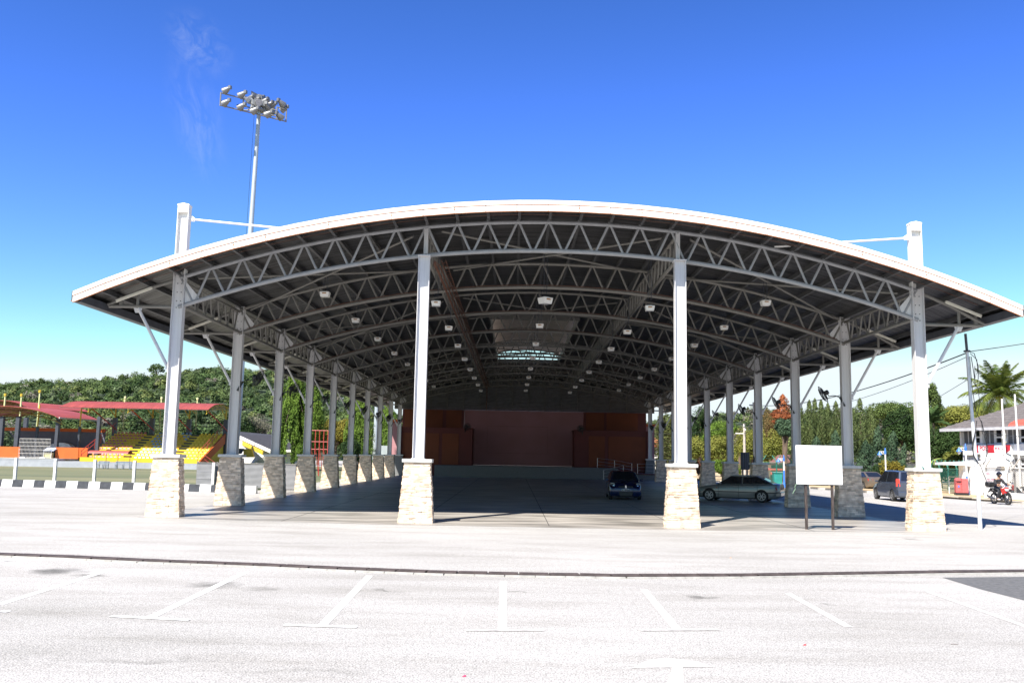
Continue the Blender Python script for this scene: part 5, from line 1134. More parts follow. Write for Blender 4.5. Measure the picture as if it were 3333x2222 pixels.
for (x, y0, y1) in ((104, 175, 300), (412, 180, 345), (758, 110, 445)):
    p = B1(x, y0, YS+12); tp = thing('lime_post', {104: 'short lime-green post above the dark pavilion roof, leftmost', 412: 'short lime-green post rising between the two pavilion roofs', 758: 'tallest lime-green post standing behind the pavilion roof'}[x], 'post', (p[0], YS+12, 0), 0, 'lime-green posts behind the pavilions')
    MB().tube([(0, 0, 0), (0, 0, p[2]-.3)], .085, 8).build('shaft', M('post_lime', (.6, .62, .3), .5), tp); MB().lathe([(.15, p[2]-.3), (.15, p[2]-.02), (.1, p[2])], 8).build('post_cap', mYst, tp)
# wire cage panel
t = thing('cage_panel', 'pale steel grid panel standing before the orange pavilion wall', 'panel', (-47.5, YS+1, 0)); q = MB(); mGrid = M('grid_pale', (.5, .48, .44), .5)
p0, p1, p2 = B1(375, 1025, YS+.9), B1(960, 1040, YS+.9), B1(365, 1400, YS+.9)
for x in np.linspace(p0[0], p1[0], 24): q.tube([(x, YS+.9, zf), (x, YS+.9, p0[2])], .016, 4)
for z in np.linspace(zf+.1, p0[2], 6): q.tube([(p0[0], YS+.9, z), (p1[0], YS+.9, z)], .02, 4)
q.build('grid', mGrid, t, True); q = MB()
for x in (p0[0]+.5, p1[0]-.6): q.box(x-.25, x+.25, YS+.7, YS+1.2, zf, zf+.12)
q.build('foot', mCap, t, True)
# small kiosk with blue-white canopy and tent
t = thing('kiosk', 'little stall with blue and white awning beside the cage panel', 'stall', (B1(920, 1400, YS+1.3)[0], YS+1.3, 0)); X0, X1 = B1(835, 1300, YS+1.3)[0], B1(1040, 1300, YS+1.3)[0]
MB().box(X0, X0+.75, YS+1.2, YS+1.7, zf, zf+.55).build('counter', M('kiosk_cream', (.75, .66, .3), .6), t, True); q = MB()
q.prism([(X0, YS+1.0, B1(900, 1250, YS+1.3)[2]), (X0, YS+1.9, B1(900, 1195, YS+1.3)[2]), (X0, YS+1.9, B1(900, 1195, YS+1.3)[2]-.05), (X0, YS+1.0, B1(900, 1250, YS+1.3)[2]-.05)], (X1-X0, 0, 0)); q.build('awning', M('awning_blue', (.12, .2, .42), .6, c2=(.6, .62, .66), var=.1, scale=2.), t, True)
for x in (X0+.05, X0+.8): MB().tube([(x, YS+1.1, zf), (x, YS+1.1, B1(900, 1245, YS+1.3)[2])], .03, 6).build('pole', mWhite, t, True)
t = thing('tent', 'white arched tent roof seen past the pavilion back wall', 'tent', (B1(1200, 1190, YS+8)[0], YS+8, 0)); X0, X1 = B1(960, 1190, YS+8)[0], B1(1380, 1190, YS+8)[0]; zt0, zt1 = B1(1200, 1190, YS+8)[2], B1(1200, 1105, YS+8)[2]
q = MB(); pr_ = [((X0+X1)/2-(X1-X0)/2*math.cos(a), zt0+(zt1-zt0)*math.sin(a)) for a in np.linspace(0, PI, 11)]
q.prism([(x, YS+7.6, z) for x, z in pr_], (0, .8, 0)); q.build('roof', M('tent_white', (.75, .75, .76), .6), t, True); q = MB()
for x in (X0+.1, X1-.1): q.tube([(x, YS+8, zf), (x, YS+8, zt0)], .04, 6)
q.build('leg', mWhite, t, True)
# ----- black-roofed house behind the slat fence
def C3(x, y, Y): return AT(760+x/4.055, 1230+y/4.055, Y)
t = thing('house', 'low white and yellow house with black roof behind the left columns', 'house', (-27, 104, 0)); mBR = M('roof_black', (.035, .033, .035), .8, var=.35, scale=3, bump=.4, bscale=6)
rl_, rr_, er, el = C3(-150, 700, 110), C3(680, 775, 110), C3(800, 950, 98), C3(500, 962, 98)
rk = C3(60, 760, 104)
q = MB(); top = [rl_, rr_, er, el, rk]; q.prism([np.array(p) for p in top], (0, 0, .14)); q.build('roof', mBR, t, True)
fb = MB(); fb.bar(rk+np.array((-.05, -.12, -.05)), el+np.array((-.05, -.12, -.05)), .12, .34); fb.bar(el+np.array((0, -.14, -.06)), er+np.array((0, -.14, -.06)), .12, .25); fb.build('fascia', M('fascia_white', (.75, .72, .66), .6), t, True)
MB().bar(rk+np.array((-.1, -.05, -.55)), el+np.array((-.9, .0, -.22)), .1, .42).build('yellow_trim', M('trim_yellow', (.6, .42, .04), .6), t, True)
wq = [C3(60, 1240, 103), C3(790, 1240, 99.5), C3(790, 985, 99.5), C3(480, 985, 99.5), C3(60, 810, 103)]
MB().prism([np.array(p) for p in wq], (-.3, 4.5, 0)).build('wall', M('house_white', (.76, .75, .72), .7), t, True)
a, b = C3(130, 935, 99), C3(270, 1040, 99); MB().prism([C3(130, 935, 99), C3(235, 932, 99), C3(272, 1045, 99), C3(130, 1045, 99)], (0, .3, 0)).build('yellow_porch', M('trim_yellow', (.6, .42, .04), .6), t, True)
MB().prism([C3(60, 925, 98.7), C3(140, 930, 98.7), C3(100, 1000, 98.7), C3(40, 1000, 98.7)], (0, .2, 0)).build('louvre_window', mDark, t, True)
# ----- red steel rack
t = thing('red_rack', 'tall red steel lattice rack standing between the left columns', 'rack', (C3(1140, 1080, 74)[0], 74, 0)); q = MB(); Y = 74.
ul, ur = C3(1030, 690, Y), C3(1250, 708, Y); z0, z1 = C3(1140, 840, Y)[2], ul[2]; zm = C3(1140, 940, Y)[2]
for x in np.linspace(ul[0], ur[0], 5): q.tube([(x, Y, z0), (x, Y, z1)], .035, 6); q.tube([(x, Y, z0), (x+.10*(1 if x < 0 else 1), Y-.2, 0)], .035, 6); q.tube([(x, Y, z0), (x+.28, Y+.5, 0)], .03, 6)
for z in (z0, z1, zm): q.tube([(ul[0], Y, z), (ur[0], Y, z)], .035, 6)
q.build('lattice', mStRed, t, True)
# ----- floodlight masts
def mast(label, x, y, lean, H, rz):
    t = thing('floodlight_mast', label, 'floodlight mast', (x, y, 0), 0, 'stadium floodlight masts'); lx = lean
    MB().tube([(0, 0, 0), (lx*.33, 0, H*.33), (lx*.334, 0, H*.335), (lx*.66, 0, H*.66), (lx*.664, 0, H*.665), (lx, 0, H)], [.27, .25, .23, .21, .19, .155], 16).build('pole', M('mast_galv', (.40, .44, .455), .4, .3, var=.08, scale=1), t, smooth=True)
    fr_ = MB(); R = Matrix.Rotation(rz, 3, 'Z'); c = Vector((lx, 0, H)); T = lambda p: tuple(c+R @ Vector(p))
    for z in (-.95, .05):
        if z < 0: fr_.tube([T((-3.4, -.75, z)), T((2.0, -.75, z))], .05, 6)
        else: fr_.tube([T((-3.4, -.75, z)), T((-1.5, -.75, z))], .05, 6); fr_.tube([T((1.2, -.75, z)), T((2.0, -.75, z))], .05, 6)
        if z > 0: fr_.tube([T((-1.4, .75, z)), T((1.4, .75, z))], .05, 6)
    for x_ in (-3.4, -1.6, 1.2, 2.0): fr_.tube([T((x_, -.75, -1.0)), T((x_, -.75, .1))], .055, 6)
    for s in (-1, 1): fr_.tube([T((0, 0, -.2)), T((s*.6, -.4, -.1)), T((s*1.2, -.75, -.2))], .045, 6); fr_.tube([T((0, 0, -.7)), T((s*.6, -.4, -.6)), T((s*1.2, -.75, -.7))], .045, 6); fr_.tube([T((s*.2, 0, -.3)), T((s*1.0, .75, -.3))], .045, 6)
    fo = fr_.build('head_frame', mSteel, t, smooth=True)
    MB().lathe([(.42, -.42), (.46, -.36), (.46, -.22), (.3, -.2)], 18, tuple(c)).build('platform', mSteel, fo)
    bx = MB(); bx.box(-.72, -.30, -.35, .1, -.28, .35).box(.25, .6, -.3, .15, -.45, .2).box(-.1, .3, -.45, 0, .0, .35); bx.v = [T(v) for v in bx.v]; bx.build('gear_box', M('gear_grey', (.25, .26, .26), .5), fo)
    q = MB(); q.prism([(-.5, .35, .45), (.95, .5, .25), (.9, .95, 1.25), (-.45, .8, 1.5)], (0, .05, .02)); q.v = [T(v) for v in q.v]; q.build('reflector_panel', mDark, fo)
    fl_ = MB(); fl_.lathe([(.10, -.30), (.16, -.22), (.24, .02), (.30, .22), (.30, .26)], 12, (0, 0, 0), (0, 1, -.5)); fl_.box(-.11, .11, -.42, -.2, .05, .30); fm_ = fl_.mesh('floodlight', M('flood_body', (.2, .2, .2), .4, .4, var=.1), True); fm_.set_sharp_from_angle(angle=math.radians(40))
    ln = MB().lathe([(.285, .262), (.285, .268)], 12, (0, 0, 0), (0, 1, -.5)).mesh('lens', M('flood_lens', (.5, .52, .55), .1, .4, var=.03))
    for (x_, y_, z_, a_) in [(-3.0, -.8, .38, 35), (-1.75, -.8, .33, 35), (-3.0, -.8, -.65, 35), (-1.75, -.8, -.65, 35), (-.7, -.85, -.72, 35), (.45, -.85, -.72, 35), (1.45, -.75, -.65, -70), (1.55, -.7, .5, -70), (1.9, -.4, .2, 40), (-.55, .4, .75, 10), (.0, .4, .72, 10), (.35, -.2, .5, 20), (.85, .0, .4, 20), (1.3, .5, .62, 30), (.8, .7, .75, 10), (1.25, .75, .1, 20), (-.9, .2, .45, 200), (-.3, -.3, .25, 190), (.5, -.4, .05, -40), (.2, .3, .95, 120), (-.15, .7, .3, 60), (.9, -.2, -.2, -60), (.6, .3, .1, 170)]:
        o = link('floodlight', fm_, t, T((x_, y_, z_)), (0, 0, rz+math.radians(a_))); link('lens', ln, o)
    MB().tube([T((-.35, .1, -.5)), (lx*.75-.35, 0, H*.75), (lx*.4-.25, 0, H*.4), (-.3, 0, 2)], .012, 4).build('cable', mCable, t); return t
hb = AT(843, 370, 70.); base = AT(764, 1480, 70.)
mast('tall grey floodlight mast rising above the left side of the roof', base[0], 70., hb[0]-base[0], hb[2]+.55, math.radians(37))
p = C3(1872, 700, 112.); mast('second floodlight mast, its pole showing between the far left columns', p[0], 112., .25, 29.0, math.radians(20))
t = thing('clear_screen', 'pale translucent screen panel between the farthest left columns', 'screen', (C3(2050, 950, 95)[0], 95, 0)); a, b = C3(1950, 890, 95), C3(2160, 1000, 95)
MB().box(a[0], b[0], 95, 95.04, b[2]-.6, a[2]).build('panel', M('screen_grey', (.32, .36, .36), .4, var=.1), t, True); q = MB()
for x in (a[0], (a[0]+b[0])/2, b[0]): q.box(x-.05, x+.05, 95.04, 95.1, 0, a[2]+.03)
q.build('post', mSteel, t, True)
# ----- left trees
def utree(fn, u, Y, *a, **k): return (u-1672)/FPX*Y
weeping('big bright weeping tree just behind the third and fourth left columns', (958-1672)/FPX*92, 92, 11.2, 2.3, lfD, 12000, .36)
weeping('smaller weeping tree leaning from the big one toward the right', (1012-1672)/FPX*97, 97, 10.6, 1.9, lfD, 8000, .36)
weeping('narrow weeping tree left of the second floodlight pole', (1172-1672)/FPX*104, 104, 9.6, 2.0, lfD, 9000, .36, z0=.6)
weeping('narrow weeping tree right of the second floodlight pole', (1262-1672)/FPX*118, 118, 8.6, 2.2, lfD, 8000, .38, z0=.6)
broad_tree('golden yellow flowering tree behind the red lattice rack', (1098-1672)/FPX*108, 108, 3.9, (2.6, 2.6, 2.5), lfY, 5200, .34, 18)
broad_tree('round dark green tree under the narrow weeping tree', (1140-1672)/FPX*96, 96, 1.9, (1.5, 1.5, 1.6), lfB, 2400, .28, 12)
broad_tree('grey twiggy tree beyond the black house roof', (846-1672)/FPX*140, 140, 4.8, (3.6, 3.0, 2.6), lfG, 2600, .34, 16)
broad_tree('dark bushy tree above the black roof, left end', (795-1672)/FPX*138, 138, 5.0, (2.6, 2.6, 3.0), lfB, 3000, .36, 14)
broad_tree('slim mid-green tree above the red lattice rack', (1040-1672)/FPX*135, 135, 4.6, (1.8, 1.8, 3.4), lfA, 2600, .36, 12)
broad_tree('rounded green shrub at the house corner', (982-1672)/FPX*90, 90, 1.6, (.8, .8, 1.1), lfD, 1300, .2, 9, .06, name='shrub')
# ------------------------------------------------------------------ right of the hall
def Q6(x, y, Y): return AT(2983+x/5.6, 1380+y/5.6, Y)
# post office: facade runs roughly along the road
F0 = np.array([30.2, 62.0, 0]); Fu = np.array([.22, -.975, 0]); Fu /= np.linalg.norm(Fu); Fn = np.array([Fu[1], -Fu[0], 0.])   # outward normal
if Fn[0] > 0: Fn = -Fn
def FA(x, y, off=0.):
    P = ATP(2983+x/5.6, 1380+y/5.6, F0+Fn*off, Fn); return (P-F0)@Fu, P[2]
rzF = math.atan2(Fu[1], Fu[0])
t = thing('post_office', 'white two-storey post office with grey tiled roof and red-white sign', 'building', F0, rzF)
# local frame: x along the facade (towards the viewer), +y... into the building is local y sign:
sgn = 1 if (np.array([-Fu[1], Fu[0], 0])@Fn) < 0 else -1      # +y local = away from the viewer when sgn=1
def fb(mb, x0, x1, y0, y1, z0, z1):
    a, b = sorted((sgn*y0, sgn*y1)); return mb.box(x0, x1, a, b, z0, z1)
mWall = M('office_white', (.66, .66, .66), .75, var=.06, scale=1.5); mTile = M('tile_grey', (.12, .105, .10), .8, var=.3, scale=4, bump=.5, bscale=9)
s0 = FA(835, 300)[0]; zE = FA(600, 78, .9)[1]; LF = 22.0
zU0, zU1 = FA(1000, 365)[1], zE-.02
fb(MB(), s0, LF, .0, 9, 0, zE-.02).build('wall', mWall, t)
# roof: hipped at the left end
ov = .95
e = [(s0-ov, -ov*sgn, zE), (LF, -ov*sgn, zE), (LF, 4.5*sgn, zE+2.5), (s0+4.2, 4.5*sgn, zE+2.5), (s0-ov, 9.9*sgn, zE)]
q = MB(); q.add(e+[(x, y, z-.14) for x, y, z in e], [(0, 1, 2, 3), (0, 3, 4), (5, 8, 7, 6), (5, 9, 8), (0, 5, 6, 1), (4, 9, 5, 0)] if sgn > 0 else [(3, 2, 1, 0), (4, 3, 0), (6, 7, 8, 5), (8, 9, 5), (1, 6, 5, 0), (0, 5, 9, 4)])
ro = q.build('roof', mTile, t); q = MB()
for k in range(1, 15):
    f = k/15; y = -ov+(4.5+ov)*f; z = zE+2.5*f; xl = s0-ov+(4.2+ov)*f; q.bar((xl, y*sgn, z+.02), (LF, y*sgn, z+.02), .05, .05)
q.build('tile_course', M('tile_edge', (.20, .18, .17), .8, var=.2), ro)
fb(MB(), s0-ov-.02, LF, -ov-.03, -ov, zE-.2, zE-.01).build('eave_board', M('eave_grey', (.42, .42, .43), .6), ro)
# upper floor windows
mLou = M('louvre_grey', (.15, .155, .165), .5, var=.08); mFr = M('frame_white', (.6, .61, .62), .5)
def louvre(xa, xb, ya, yb):
    (a, z1), (b, _) = FA(xa, ya), FA(xb, ya); z0 = FA(xa, yb)[1]; w_ = fb(MB(), a, b, -.03, .02, z0, z1).build('louvre_window', mDark, t); q = MB(); z = z0+.03
    n_ = 15; h_ = (z1-z0)/n_
    for i in range(n_): fb(q, a+.04, b-.04, -.07, -.035, z0+h_*i+.02, z0+h_*(i+.6)+.02)
    q.build('louvre', mLou, w_); q = MB(); m = (a+b)/2
    for x in (a, m, b): fb(q, x-.03, x+.03, -.08, -.03, z0, z1)
    fb(q, a, b, -.08, -.03, z0-.05, z0); fb(q, a, b, -.08, -.03, z1, z1+.05); q.build('frame', mFr, w_)
def casement(xa, xb, ya, yb):
    (a, z1), (b, _) = FA(xa, ya), FA(xb, ya); z0 = FA(xa, yb)[1]; w_ = fb(MB(), a, b, -.03, .02, z0, z1).build('window', mGlass, t); q = MB()
    for x in (a, b): fb(q, x-.05, x+.05, -.08, -.03, z0, z1)
    for z in (z0, z0+(z1-z0)*.36, z1): fb(q, a, b, -.08, -.03, z-.05, z+.05)
    q.build('frame', mFr, w_)
for xa, xb in ((870, 1040), (1255, 1430), (1670, 1870)): louvre(xa, xb, 60, 355)
for xa, xb in ((1080, 1190), (1450, 1590), (1900, 2050)): casement(xa, xb, 40, 350)
q = MB()
for xa, xb in ((835, 862), (1200, 1245), (1600, 1655)): a, b = FA(xa, 100)[0], FA(xb, 100)[0]; fb(q, a, b, -.22, 0, zU0-.1, zE-.2)
q.build('pilaster', mWall, t)
(a, z1), (b, z2) = FA(840, 370, .25), FA(2300, 350, .25); z0 = FA(1040, 535, .25)[1]; fb(MB(), a, LF, -.25, 0, z0-.1, z1).build('spandrel', mWall, t)
# sign band
mSg, mSr = M('sign_white', (.70, .71, .73), .5, var=.03), M('sign_red', (.42, .02, .03), .5, var=.05)
O = .42
(a, zt), (b, _) = FA(1035, 378, O), FA(1712, 372, O); zb = FA(1300, 524, O)[1]
sg = fb(MB(), a, b, -O, -.26, zb, zt).build('sign_board', mSg, t)
for xa, xb in ((1035, 1128), (1300, 1418), (1622, 1712)):
    u0, u1 = FA(xa, 450, O)[0], FA(xb, 450, O)[0]; pts = []
    cv = .05*(u1-u0)
    P_ = [(u0-cv, zb), (u1+cv, zb), (u1-cv, (zb+zt)/2), (u1+cv, zt), (u0-cv, zt), (u0+cv, (zb+zt)/2)] if xa != 1035 else [(u0, zb), (u1+cv, zb), (u1-cv, (zb+zt)/2), (u1+cv, zt), (u0, zt)]
    MB().prism([(x, sgn*(-O-.012), z) for x, z in P_], (0, sgn*.010, 0)).build('red_panel', mSr, sg)
fb(MB(), a-.03, b+.4, -O-.02, -.2, zb-.07, zb-.002).build('sign_ledge', mWall, sg)
rot_t = (PI/2, 0, 0) if sgn > 0 else (PI/2, 0, PI)
def ftext(s, xm, ym, hpx, m, bold=0.):
    x, z = FA(xm, ym, O+.02); h_ = abs(FA(xm, ym-hpx/2, O)[1]-FA(xm, ym+hpx/2, O)[1]); put_text(s, h_*1.4, m, sg, (x, sgn*(-O-.004), z), rot_t, 'lettering', bold)
ftext('POS', 1215, 440, 78, mSr, .012); ftext('MALAYSIA', 1205, 496, 13, mDark); ftext('POS', 1468, 447, 50, mSr, .008); ftext('Laju', 1567, 447, 46, mSr)
# ground floor openings
for xa, xb, ya, yb in ((915, 975, 605, 660), (985, 1050, 605, 660), (1110, 1200, 605, 660), (1800, 1870, 600, 800), (1905, 2000, 600, 800), (1640, 1760, 620, 800)): casement(xa, xb, ya, yb)
# red scalloped awning
(a, z1), (b, _) = FA(1655, 0, .9), FA(2200, 0, .9); z0 = FA(1700, 50, .9)[1]; q = MB(); n_ = 14
for i in range(n_):
    x0, x1 = a+(b-a)*i/n_, a+(b-a)*(i+1)/n_; xm = (x0+x1)/2
    for (y0, za), (y1, zb_) in (((-.9, z0), (-.75, z0+.22)), ((-.75, z0+.22), (-.3, z0+.42)), ((-.3, z0+.42), (0, z0+.45))):
        q.add([(x0, sgn*y0, za), (xm, sgn*(y0-.03), za+.03), (x1, sgn*y0, za), (x1, sgn*y1, zb_), (xm, sgn*y1, zb_+.04), (x0, sgn*y1, zb_)], [(0, 1, 4, 5), (1, 2, 3, 4)])
q.build('awning', M('awning_red', (.50, .075, .05), .6, var=.1), t)
# flag poles
for i, (xb_, yb_, xt_, lb) in enumerate(((1625, 700, 1590, 'white flag pole with drooping green-white flag before the post office'), (1885, 800, 1830, 'bare white flag pole at the right before the post office'))):
    p = Q6(xb_, yb_, 55.); tp_ = thing('flag_pole', lb, 'flag pole', (p[0], 55, 0)); tt_ = Q6(xt_, -60, 55.)
    MB().tube([(0, 0, 0), (tt_[0]-p[0]-.05, 0, 6.2 if i else 5.9)], [.06, .045], 10).build('pole', mWhite, tp_, smooth=True)
    if i == 0:
        zt_ = Q6(1575, 10, 55)[2]; q = MB(); fx = Q6(1592, 100, 55.)[0]-p[0]; ys = np.linspace(0, 1.05, 9); cols = []
        for j in range(8):
            w0, w1 = .06+.13*math.sin(PI*min(1, ys[j]/2.1)), .06+.13*math.sin(PI*min(1, ys[j+1]/2.1)); xo = fx+.02*j
            q.m = 0 if j < 5 else 1
            q.add([(xo, 0, zt_-ys[j]), (xo-w0*.5, .08, zt_-ys[j]-.1), (xo-w0-ys[j]*.12, 0, zt_-ys[j]-.22), (xo, 0, zt_-ys[j+1]), (xo-w1*.5, .08, zt_-ys[j+1]-.1), (xo-w1-ys[j+1]*.12, 0, zt_-ys[j+1]-.22)], [(0, 1, 4, 3), (1, 2, 5, 4)])
        q.build('flag', [M('flag_white', (.75, .78, .76), .8, var=.05), M('flag_yellow', (.62, .52, .2), .8, c2=(.1, .14, .22), scale=2.5)], tp_)
# gate canopy on white pillars
YG = 55.6
a, b = Q6(672, 745, YG), Q6(1700, 655, YG); t = thing('gate_canopy', 'overexposed white concrete gate canopy on broad pillars', 'gate', ((a[0]+b[0])/2, YG, 0)); mGW = M('gate_white', (.82, .82, .81), .7, var=.03)
zs = [Q6(672, 745, YG)[2], Q6(672, 705, YG)[2], Q6(1000, 660, YG)[2]]
MB().prism([(a[0], YG, zs[0]), (b[0], YG, zs[0]), (b[0], YG, zs[2]+.1), (a[0]+3.0, YG, zs[2]), (a[0], YG, zs[1])], (0, 2.4, 0)).build('canopy', mGW, t, True)
for xa, xb in ((838, 922), (1618, 1712)): p, q_ = Q6(xa, 800, YG+.4)[0], Q6(xb, 800, YG+.4)[0]; bev(MB().box(p, q_, YG+.3, YG+.9, 0, zs[0]).build('pillar', mGW, t, True), .02)
p, q_ = Q6(985, 800, YG+.1)[0], Q6(1178, 800, YG+.1)[0]; MB().box(p, q_, YG+.02, YG+.8, 0, Q6(1000, 768, YG)[2]).build('wall', mGW, t, True)
MB().box(Q6(1215, 600, YG+2)[0], Q6(1620, 600, YG+2)[0], YG+1.8, YG+2.3, zs[0], Q6(1215, 545, YG+2)[2]).build('parapet', mGW, t, True)
# chain-link fences
def chain_mat(nm, c, dens):
    m = bpy.data.materials.new(nm); m.use_nodes = True; n = m.node_tree; L = n.links; p = n.nodes['Principled BSDF']; p.inputs['Base Color'].default_value = (*c, 1); p.inputs['Roughness'].default_value = .5
    tc = n.nodes.new('ShaderNodeTexCoord'); sp_ = n.nodes.new('ShaderNodeSeparateXYZ'); L.new(tc.outputs['Object'], sp_.inputs[0])
    def mth(op, a, b=None):
        x = n.nodes.new('ShaderNodeMath'); x.operation = op
        for i, v in enumerate((a, b)):
            if v is None: continue
            if isinstance(v, (int, float)): x.inputs[i].default_value = v
            else: L.new(v, x.inputs[i])
        return x.outputs[0]
    h = mth('ADD', sp_.outputs[0], mth('MULTIPLY', sp_.outputs[1], 0.0)); out = None
    for s in (1, -1):
        k = mth('MULTIPLY', mth('ADD', h, mth('MULTIPLY', sp_.outputs[2], s)), 1/.11); fr = mth('FRACT', mth('ADD', k, 500.)); d = mth('LESS_THAN', fr, dens); out = d if out is None else mth('MAXIMUM', out, d)
    L.new(out, p.inputs['Alpha']); return m
mChain, mChainG = chain_mat('chain_link', (.10, .11, .12), .22), chain_mat('chain_green', (.02, .13, .10), .24)
mPc = M('fence_concrete', (.45, .42, .38), .8, var=.2, scale=6)
def chain_fence(label, p0, p1, h, m, npost, arms=True, pm=None, wall=0.):
    p0, p1 = np.array(p0, float), np.array(p1, float); L_ = float(np.linalg.norm(p1-p0)); rz = math.atan2(p1[1]-p0[1], p1[0]-p0[0]); t = thing('chain_link_fence', label, 'fence', (p0[0], p0[1], 0), rz, 'chain-link fences along the road')
    MB().quad((0, 0, wall), (L_, 0, wall), (L_, 0, h), (0, 0, h)).build('mesh', m, t)
    if wall: MB().box(-.1, L_, -.08, .12, 0, wall).build('low_wall', mGW, t)
    for i in range(npost):
        x = L_*i/max(1, npost-1); q = MB().box(x-.04, x+.04, .015, .095, 0, h+.1)
        if arms:
            for s in (-1, 1): q.bar((x, .055, h+.08), (x+s*.38, .055, h+.55), .06, .05)
        q.build('post', pm or mPc, t)
    q = MB(); q.tube([(0, -.01, h), (L_, -.01, h)], .018, 5)
    if arms:
        for s in (-1, 1):
            for k in (.5, .95): q.tube([(s*.38*k, .05, h+.08+.47*k), (L_+s*.38*k, .05, h+.08+.47*k)], .006, 4)
    q.build('rail', pm or mPc, t); return t
g0 = Q6(1175, 1235, 52.0); zt = Q6(1400, 795, 50)[2]
chain_fence('pale chain-link fence on a low wall behind the motorcyclist', (g0[0], 51.4), (29.2, 44.6), zt, mChain, 5, True, None, .42)
h1 = Q6(650, 815, 60)[2]; chain_fence('green chain-link fence left of the white gate', (Q6(330, 1100, 63)[0], 63.5), (Q6(838, 1100, 59)[0], 58.6), h1, mChainG, 5, True, M('fence_green', (.05, .2, .15), .6))
zz = AT(2530, 1478, 70)[2]; chain_fence('green chain-link fence before the red awning house', (AT(2480, 1550, 72)[0], 72.), (AT(2625, 1550, 69)[0], 69.), 1.75, mChainG, 4, True, M('fence_green', (.05, .2, .15), .6))
chain_fence('grey chain-link fence behind the bronze sedan', (AT(2700, 1550, 70)[0], 70.5), (AT(2990, 1550, 67)[0], 67.), 1.85, mChain, 5, True, mDark)
# banner on the fence
bm_ = [Q6(1262, 862, 50.2), Q6(1630, 855, 48.7), Q6(1630, 1220, 48.7), Q6(1270, 1225, 50.2)]; t = thing('banner', 'white printed banner hung on the chain-link fence behind the rider', 'banner', (bm_[0][0], 50, 0))
MB().prism([bm_[3], bm_[2], bm_[1], bm_[0]], (.02, .06, 0)).build('sheet', M('banner_white', (.72, .72, .73), .6, var=.05, scale=3), t, True)
def bl(u, v): return (bm_[0]*(1-u)+bm_[1]*u)*(1-v)+(bm_[3]*(1-u)+bm_[2]*u)*v-np.array((.01, .03, 0))
q = MB()
for i in range(3): q.tube([bl(.03+.06*i, .10), bl(.06+.06*i, .05), bl(.08+.06*i, .13)], .022, 4)
for (u0, u1, v) in ((.05, .2, .36), (.26, .5, .37), (.06, .4, .45)): q.tube([bl(u0+(u1-u0)*k/6, v+.012*(-1)**k) for k in range(7)], .016, 4)
q.build('print_marks', M('banner_print', (.55, .22, .26), .6), t, True)
# diamond sign seen from behind
c = [Q6(1600, 575, 49.), Q6(1705, 478, 49.), Q6(1775, 625, 49.), Q6(1690, 705, 49.)]; t = thing('diamond_sign', 'tilted white diamond road sign on a thin post above the banner', 'sign', (c[3][0], 49, 0))
sgp = MB().prism([c[3], c[2], c[1], c[0]], (0, .03, 0)).build('panel', M('sign_pale', (.66, .72, .72), .5, var=.05), t, True); q = MB()
for (x0, y0), (x1, y1) in (((1635, 522), (1728, 568)), ((1617, 625), (1705, 668))): q.bar(Q6(x0, y0, 48.97), Q6(x1, y1, 48.97), .03, .035)
q.build('bracket', mDark, sgp, False); MB().tube([Q6(1700, 560, 49.06), Q6(1680, 750, 49.05), Q6(1600, 1060, 49.0), Q6(1560, 1330, 49.)], .035, 6).build('post', M('post_white', (.6, .6, .6), .5), t, True)
# ----- far houses between the trees
def R4(x, y, Y): return AT(2110+x/4.238, 1230+y/4.238, Y)
t = thing('house', 'low house with brown tiled roof and red awning right of the grey sedan', 'house', (R4(1850, 1300, 84)[0], 84, 0)); Y = 82.
a, b, c, d = R4(1660, 1175, Y), R4(2080, 1175, Y), R4(2020, 1055, Y+4), R4(1790, 1060, Y+4); MB().prism([a, b, c, d], (0, .1, -.14)).build('roof', M('tile_brown', (.17, .075, .06), .8, var=.3, scale=4, bump=.5, bscale=7), t, True)
MB().box(a[0]+.5, b[0]-.3, Y+.9, Y+5, 0, a[2]-.02).build('wall', M('house_tan', (.33, .17, .10), .8, var=.1), t, True)
p, q_ = R4(1672, 1240, Y-1), R4(1990, 1320, Y-1); MB().prism([(p[0], Y+.9, p[2]), (q_[0], Y+.9, p[2]), (q_[0], Y-.9, q_[2]+.35), (p[0]-.4, Y-.9, q_[2]+.35)], (0, 0, -.06)).build('awning', M('awning_red', (.50, .075, .05), .6), t, True)
MB().prism([R4(1690, 1290, Y-.9), R4(1870, 1290, Y-.9), R4(1870, 1325, Y-1.3), R4(1690, 1325, Y-1.3)], (0, .1, -.05)).build('awning', M('awning_red', (.50, .075, .05), .6), t, True)
w_ = MB().box(R4(1695, 1400, Y+.8)[0], R4(1765, 1400, Y+.8)[0], Y+.78, Y+.9, R4(1700, 1400, Y)[2], R4(1700, 1325, Y)[2]).build('window', mGlass, t, True); MB().box(R4(1690, 1405, Y)[0], R4(1770, 1400, Y)[0], Y+.76, Y+.8, R4(1700, 1410, Y)[2]-.05, R4(1700, 1405, Y)[2]).build('sill', M('sill_orange', (.5, .2, .05), .7), w_)
t = thing('waste_bin', 'teal wheeled waste bin by the red awning house', 'bin', (R4(1805, 1440, 70)[0], 70.4, 0)); bev(MB().prism([(-.28, -.25, 0.05), (.28, -.25, .05), (.34, -.25, .95), (-.34, -.25, .95)], (0, .55, 0)).build('body', M('bin_teal', (.02, .22, .20), .5), t), .03); bev(MB().box(-.37, .37, -.3, .35, .95, 1.04).build('lid', M('bin_teal', (.02, .22, .20), .5), t), .03)
t = thing('house', 'distant white house with orange roof between far right columns', 'house', (R4(90, 1000, 118)[0], 118, 0)); Y = 118.
